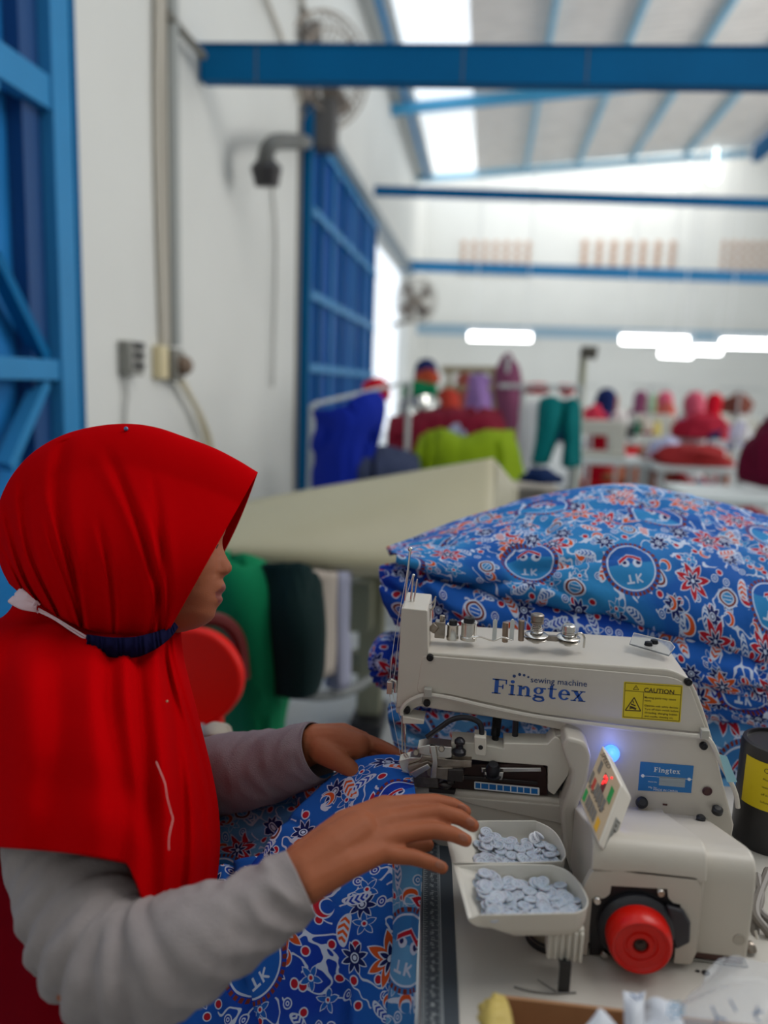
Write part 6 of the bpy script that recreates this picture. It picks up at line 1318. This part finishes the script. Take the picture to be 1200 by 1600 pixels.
# ---- sleeves
def sleeve(name, cl, seed, mt=greyc, n=48, amp=.0035, flat=1.0, folds=()):
    pts = spline([cp(*p_[:3]) for p_ in cl], 14); rr = spline([Vector((p_[3], 0, 0)) for p_ in cl], 14); P = []; pn = None; L = 0
    for i, p_ in enumerate(pts):
        t = (pts[min(i+1, len(pts)-1)]-pts[max(i-1, 0)]).normalized()
        if i: L += (p_-pts[i-1]).length
        if pn is None: pn = (-fw - t*(-fw).dot(t)).normalized()
        else: pn = (pn-t*pn.dot(t)).normalized()
        q = t.cross(pn); r = rr[i].x; row = []
        for k in range(n):
            a = 2*PI*k/n; h = noise.noise(Vector((L*34+math.cos(a)*.9, math.sin(a)*1.2+L*6, seed))); h2 = noise.noise(Vector((L*75+math.sin(a*2+seed)*.8, math.cos(a)*2.4, seed+5)))
            dd = amp*min(1, (len(pts)-i)/14)*((1-abs(h)*2.6) + .55*h2)
            for fl, fa, fwd, fs in folds:   # creases across the bend
                dd -= fs*math.exp(-((L-fl-.012*math.sin(a+fa))/fwd)**2)*max(0, math.cos(a-fa))
            row.append(p_+(pn*math.cos(a)+q*math.sin(a))*(r+dd))
        P.append(row)
    mb = MB(); mb.grid(P, closed_u=True)
    # cuff turned in
    return mb
mb = sleeve('sleeve', [(108, 1240, .815, .052), (108, 1310, .785, .0590), (124, 1380, .750, .0595), (146, 1450, .712, .0585), (185, 1500, .682, .0545), (235, 1502, .669, .0500), (300, 1476, .668, .0450), (380, 1434, .680, .0365), (440, 1398, .692, .0325), (470, 1380, .698, .0310)], 3, amp=.0036, folds=((.13, 1.2, .006, .010), (.155, 1.4, .005, .010), (.18, 1.3, .005, .012), (.205, 1.2, .006, .010), (.225, 1.0, .005, .008), (.235, .3, .005, .004), (.26, 0, .005, .004)))
obj('sleeve', mb, greyc, pw_, solid=.0018, smooth=180)
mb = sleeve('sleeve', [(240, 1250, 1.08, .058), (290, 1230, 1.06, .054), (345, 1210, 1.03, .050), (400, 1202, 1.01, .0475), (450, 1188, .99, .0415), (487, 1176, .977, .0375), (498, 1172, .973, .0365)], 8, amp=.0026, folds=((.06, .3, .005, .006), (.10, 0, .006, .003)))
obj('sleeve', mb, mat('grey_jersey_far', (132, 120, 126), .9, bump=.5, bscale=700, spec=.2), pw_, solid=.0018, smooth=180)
# ---- maroon tunic
def loft(rows, n=96, fn=None):
    """rows: (pyL, pyR, pxL, pxR, d, T) closed rings; smooth between"""
    V = [Vector((r[0], r[1], r[2])) for r in rows]; W = [Vector((r[3], r[4], r[5])) for r in rows]; Vs, Ws = spline(V, 10), spline(W, 10); P = []
    M_ = len(Vs)
    for i, (a, b) in enumerate(zip(Vs, Ws)):
        pyL, pyR, pxL = a; pxR, d, T = b; row = []
        for k in range(n):
            an = 2*PI*k/n; c = (1-math.cos(an))/2     # 0 right, 1 left
            c = .5-.5*math.copysign(abs(math.cos(an))**.85, math.cos(an))
            px = pxR+(pxL-pxR)*c; py = pyR+(pyL-pyR)*c; s_ = -T*math.copysign(abs(math.sin(an))**.9, math.sin(an))
            row.append(fn(i/(M_-1), an, px, py, d, s_) if fn else cp(px, py, d+s_))
        P.append(row)
    return P
mb = MB(); mb.grid(loft([(1090, 1110, 40, 240, .96, .10), (1200, 1220, -40, 290, .96, .15), (1350, 1370, -60, 310, .965, .16), (1500, 1520, -50, 300, .97, .16), (1650, 1660, -60, 330, .98, .18), (1850, 1850, -90, 360, .98, .2)], fn=lambda t, an, px, py, d, s_: cp(px, py, d+s_*(1+.05*noise.noise(Vector((an*2, t*4, 1)))) + .008*noise.noise(Vector((an*3, t*12, 5))))), closed_u=True)
obj('tunic', mb, tunm, pw_, solid=.002, smooth=180)
# ---- hijab: hood of arches over the head, cape below the strap
tops = [(403, 738), (372, 719), (335, 700), (290, 683), (245, 668), (200, 662), (150, 666), (100, 679), (55, 704), (22, 738), (2, 775), (-8, 815), (-6, 855), (2, 888), (14, 912)]
bots = [(266, 982), (252, 990), (232, 994), (210, 994), (188, 992), (168, 990), (150, 987), (132, 982), (115, 975), (98, 967), (82, 958), (66, 948), (52, 940), (40, 933), (30, 926)]
Wt = [.092, .100, .106, .110, .112, .112, .110, .106, .100, .092, .083, .073, .062, .050, .038]
Ts = spline([Vector((a, b, 0)) for a, b in tops], 10); Bs = spline([Vector((a, b, 0)) for a, b in bots], 10); Wd = spline([Vector((a, 0, 0)) for a in Wt], 10)
P = []; N = 110; M_ = len(Ts)
fold_lines = [(.50, .0085, .013, .03, 1), (.42, .0060, .011, -.32, .80), (.64, .0055, .012, .04, .9), (.30, .0032, .010, -.18, .7), (.735, .0065, .013, .05, .9), (.56, .0045, .010, -.02, .6), (.83, .0045, .012, .03, .8), (.455, .0035, .009, -.12, .45), (.36, .0030, .010, -.30, .6)]
for i in range(M_):
    u = i/(M_-1); row = []; T_, B_2, w_ = Ts[i], Bs[i], Wd[i].x
    for k in range(N+1):
        t = PI*k/N; s_ = math.sin(t)**1.0; lat_ = -math.cos(t)
        q = math.copysign(abs(lat_)**.72, lat_)
        # narrower at the neck, full at ear level
        wl = w_*(.80+.26*math.sin(min(1, s_*1.25)*PI)) if s_ < .999 else w_*.8
        x = B_2.x+(T_.x-B_2.x)*s_; y = B_2.y+(T_.y-B_2.y)*s_
        # arches bow backwards behind the front edge
        bow = math.sin(s_*PI)*(26*min(1, u*5))*(1-u); x -= bow*.45
        x += 19*max(0, math.sin(s_*PI))**.7*max(0, lat_)**.6*max(0, 1-u*7)
        bulge = 0
        for f0, am, wd_, sl, sm in fold_lines:
            c_ = f0+sl*(1-s_)+.02*math.sin(s_*5+f0*9); e = (u-c_)/(wd_*(1+.5*s_)); fd = max(0, min(1, (sm+.12-s_)*5))*(1 if s_ < .97 else 0)
            bulge += am*fd*(-1.5*math.exp(-e*e) + .8*math.exp(-((e-2.0)/1.4)**2) + .4*math.exp(-((e+2.2)/1.6)**2))
        bulge += .0022*noise.noise(Vector((u*5, s_*2.0, lat_*1.5+3)))
        # gathering pleats just above the strap
        bulge += .0035*math.sin(u*46+1.5*math.sin(u*9))*max(0, 1-s_*4.5)*min(1, u*6)
        inner = HC+q*(wl+bulge)
        row.append(cp(x, y, inner))
    P.append(row)
mb = MB(); mb.grid(P)
# front hem rolled in a little
cape_rows = [(930, 978, 28, 282, .935, .062), (962, 1000, 6, 284, .94, .082), (990, 1035, -50, 289, .94, .130), (1040, 1090, -75, 303, .94, .185), (1100, 1150, -82, 318, .94, .220), (1160, 1205, -86, 331, .935, .235), (1220, 1262, -88, 341, .935, .245), (1280, 1322, -88, 344, .93, .252), (1335, 1392, -88, 338, .93, .256)]
def capef(t, an, px, py, d, s_):
    # an: 0 right (front), pi/2 near side, pi left (back)
    near = math.sin(an); fr = math.cos(an)
    pl = 0
    for a0, am, wd_, tl in ((.30, .012, .05, .25), (.52, .013, .055, .2), (.78, .016, .06, -.1), (1.06, .013, .055, -.05), (1.36, .013, .065, -.15), (1.75, .008, .08, -.1), (2.15, .007, .09, 0), (-.35, .012, .07, 0), (-.8, .012, .08, 0), (-1.4, .010, .09, 0)):
        c_ = a0+tl*(1-t)+.05*math.sin(t*4+a0*5); e = (an-c_)/(wd_*(1+.6*t)); g_ = min(1, t*2.5+.1)
        if an > PI*1.2: e = (an-2*PI-c_)/wd_
        pl += am*g_*(-1.1*math.exp(-e*e) + .8*math.exp(-((e-2.1)/1.5)**2) + .5*math.exp(-((e+2.1)/1.6)**2))
    pl += .006*noise.noise(Vector((an*2.2, t*2.5, 4)))*min(1, t*3)
    # hem: dips to a point at the front of the near side
    hem = 0
    if near > 0:
        if an < 1.6: hem = lut([(0, -8), (.45, 8), (.80, 34), (1.04, 42), (1.14, 34), (1.21, 4), (1.28, -24), (1.6, -28)], an)
        else: hem = lut([(1.6, -28), (2.2, -22), (3.14, 0)], an)
    py2 = py+hem*max(0, (t-.45)/.55)**1.3
    return cp(px, py2, d+s_*(1) - (pl if near > -.2 else -pl)*(1))
PC = loft(cape_rows, n=220, fn=capef)
mb.grid(PC, closed_u=True)
hj = obj('hijab', mb, hijm, pw_, solid=.0016, smooth=180)
# loose white thread, dress pin, small pin
def cape_near(px, py, off=.004):
    """point on the near face of the cape under a pixel"""
    best = None
    for row in PC:
        for p_ in row:
            v = p_-CAM; d = v.dot(fw); x = 600+F*v.dot(rt)/d; y = 800-F*v.dot(up)/d
            if abs(x-px) < 7 and abs(y-py) < 9 and (best is None or d < best): best = d
    return cp(px, py, (best or .76)-off)
m = MB(); m.tube(spline([cape_near(x, y) for x, y in ((244, 1190), (252, 1209), (258, 1225), (261, 1245), (267, 1268), (270, 1280), (266, 1298), (264, 1312), (264, 1328))], 6), .00035, 5); obj('loose_thread', m, mat('pink_thread', (236, 196, 190), .7), pw_)
def hood_near(px, py, off=.002):
    best = None
    for row in P:
        for p_ in row:
            v = p_-CAM; d = v.dot(fw); x = 600+F*v.dot(rt)/d; y = 800-F*v.dot(up)/d
            if abs(x-px) < 5 and abs(y-py) < 5 and (best is None or d < best): best = d
    return cp(px, py, (best or .9)-off)
m = MB(); m.ball(hood_near(197, 670), .0026, n=12); obj('pin', m, mat('blue_pearl_pin', (90, 110, 150), .2, .3), pw_, label='small blue round pin on the crown of the hijab')
m = MB(); m.ball(cape_near(261, 1096), .0014, n=10); obj('pin', m, mat('gold_pin', (190, 150, 120), .3, .6), pw_)
# mask strap: navy elastic band, white cord, white tab
bd = [(138, 1004), (150, 1008), (170, 1011), (190, 1012), (212, 1011), (232, 1005), (250, 997), (266, 986), (276, 976)]
hw_ = [13, 15.5, 16, 16, 16, 14, 11, 8, 4]
dn = [.824, .818, .814, .812, .813, .820, .834, .855, .880]
BP = []; bs = spline([Vector((a, b, 0)) for a, b in bd], 14); hs = spline([Vector((a, 0, 0)) for a in hw_], 14); ds = spline([Vector((a, 0, 0)) for a in dn], 14)
for i, (c, h_, d_) in enumerate(zip(bs, hs, ds)):
    row = []
    for k in range(15):
        a = -1+2*k/14; ruck = .0018*math.sin(i*.95+a*1.6+math.sin(i*.31)*2)+.0008*noise.noise(Vector((i*.3, a*2, 0)))
        row.append(cp(c.x+a*3, c.y+a*h_.x, d_.x - .006*(1-a*a) - .004 - ruck))
    BP.append(row)
mb = MB(); mb.grid(BP); obj('mask_strap', mb, navyc, pw_, solid=.003, smooth=180)
wc = mat('white_elastic', (222, 196, 204), .8)
m = MB()
for o1 in (-2, 2): m.tube(spline([cp(60, 953+o1, .855), cp(85, 966+o1*.6, .850), cp(110, 982+o1, .843), cp(141, 1001+o1*1.2, .828)], 8), .0012, 6)
m.tube(spline([cp(62, 945, .855), cp(56, 940, .852), cp(52, 950, .852), cp(60, 957, .855)], 5), .0014, 6); obj('mask_cord', m, wc, pw_)
mb = patch([[(34, 918, .862), (44, 927, .855), (58, 940, .853)], [(22, 930, .862), (36, 938, .853), (58, 948, .852)], [(12, 941, .862), (34, 952, .855), (57, 956, .853)]], 6, 6, wr=.0015, seed=50, freq=30); obj('mask_tab', mb, wc, pw_, solid=.0012)
# lower body: skirt, shoes and the stool she sits on
h0 = cp(115, 1800, .98); k1_, k2_ = cp(520, 1900, .92), cp(520, 1850, 1.10); hz = h0.z
def V_(p_, dx=0, dz=None): return Vector((p_.x+dx, p_.y, p_.z if dz is None else dz))
rcone_body([(h0+Vector((0, -.09, .03)), h0+Vector((0, .09, .03)), .13, .13), (h0+Vector((0, -.09, 0)), V_(k1_), .105, .09), (h0+Vector((0, .09, 0)), V_(k2_), .105, .09), (V_(k1_), V_(k2_), .085, .085),
            (V_(k1_), V_(k1_, -.03, .12), .09, .085), (V_(k2_), V_(k2_, -.03, .12), .09, .085), (V_(k1_, -.03, .14), V_(k2_, -.03, .14), .08, .08)], .008, 4, 'skirt', tunm, pw_)
for kk in (k1_, k2_):
    m = MB(); m.ball((kk.x+.02, kk.y, .035), (.11, .042, .035)); obj('shoe', m, black, pw_)
ws = thing('stool', (h0.x, h0.y, 0), 'low wooden stool the person at the sewing machine sits on', 'stool')
zs_ = h0.z-.135; wood = mat('stool_wood', (150, 108, 70), .6, var=.1, vscale=30, stretch=(1, 8, 1))
m = MB(); m.box(h0.x-.17, h0.x+.17, h0.y-.17, h0.y+.17, zs_-.03, zs_); obj('seat', m, wood, ws, bevel=.006)
for a_ in (-1, 1):
    for b_ in (-1, 1): m = MB(); m.box(h0.x+a_*.14-.018, h0.x+a_*.14+.018, h0.y+b_*.14-.018, h0.y+b_*.14+.018, 0, zs_-.03); obj('leg', m, wood, ws)
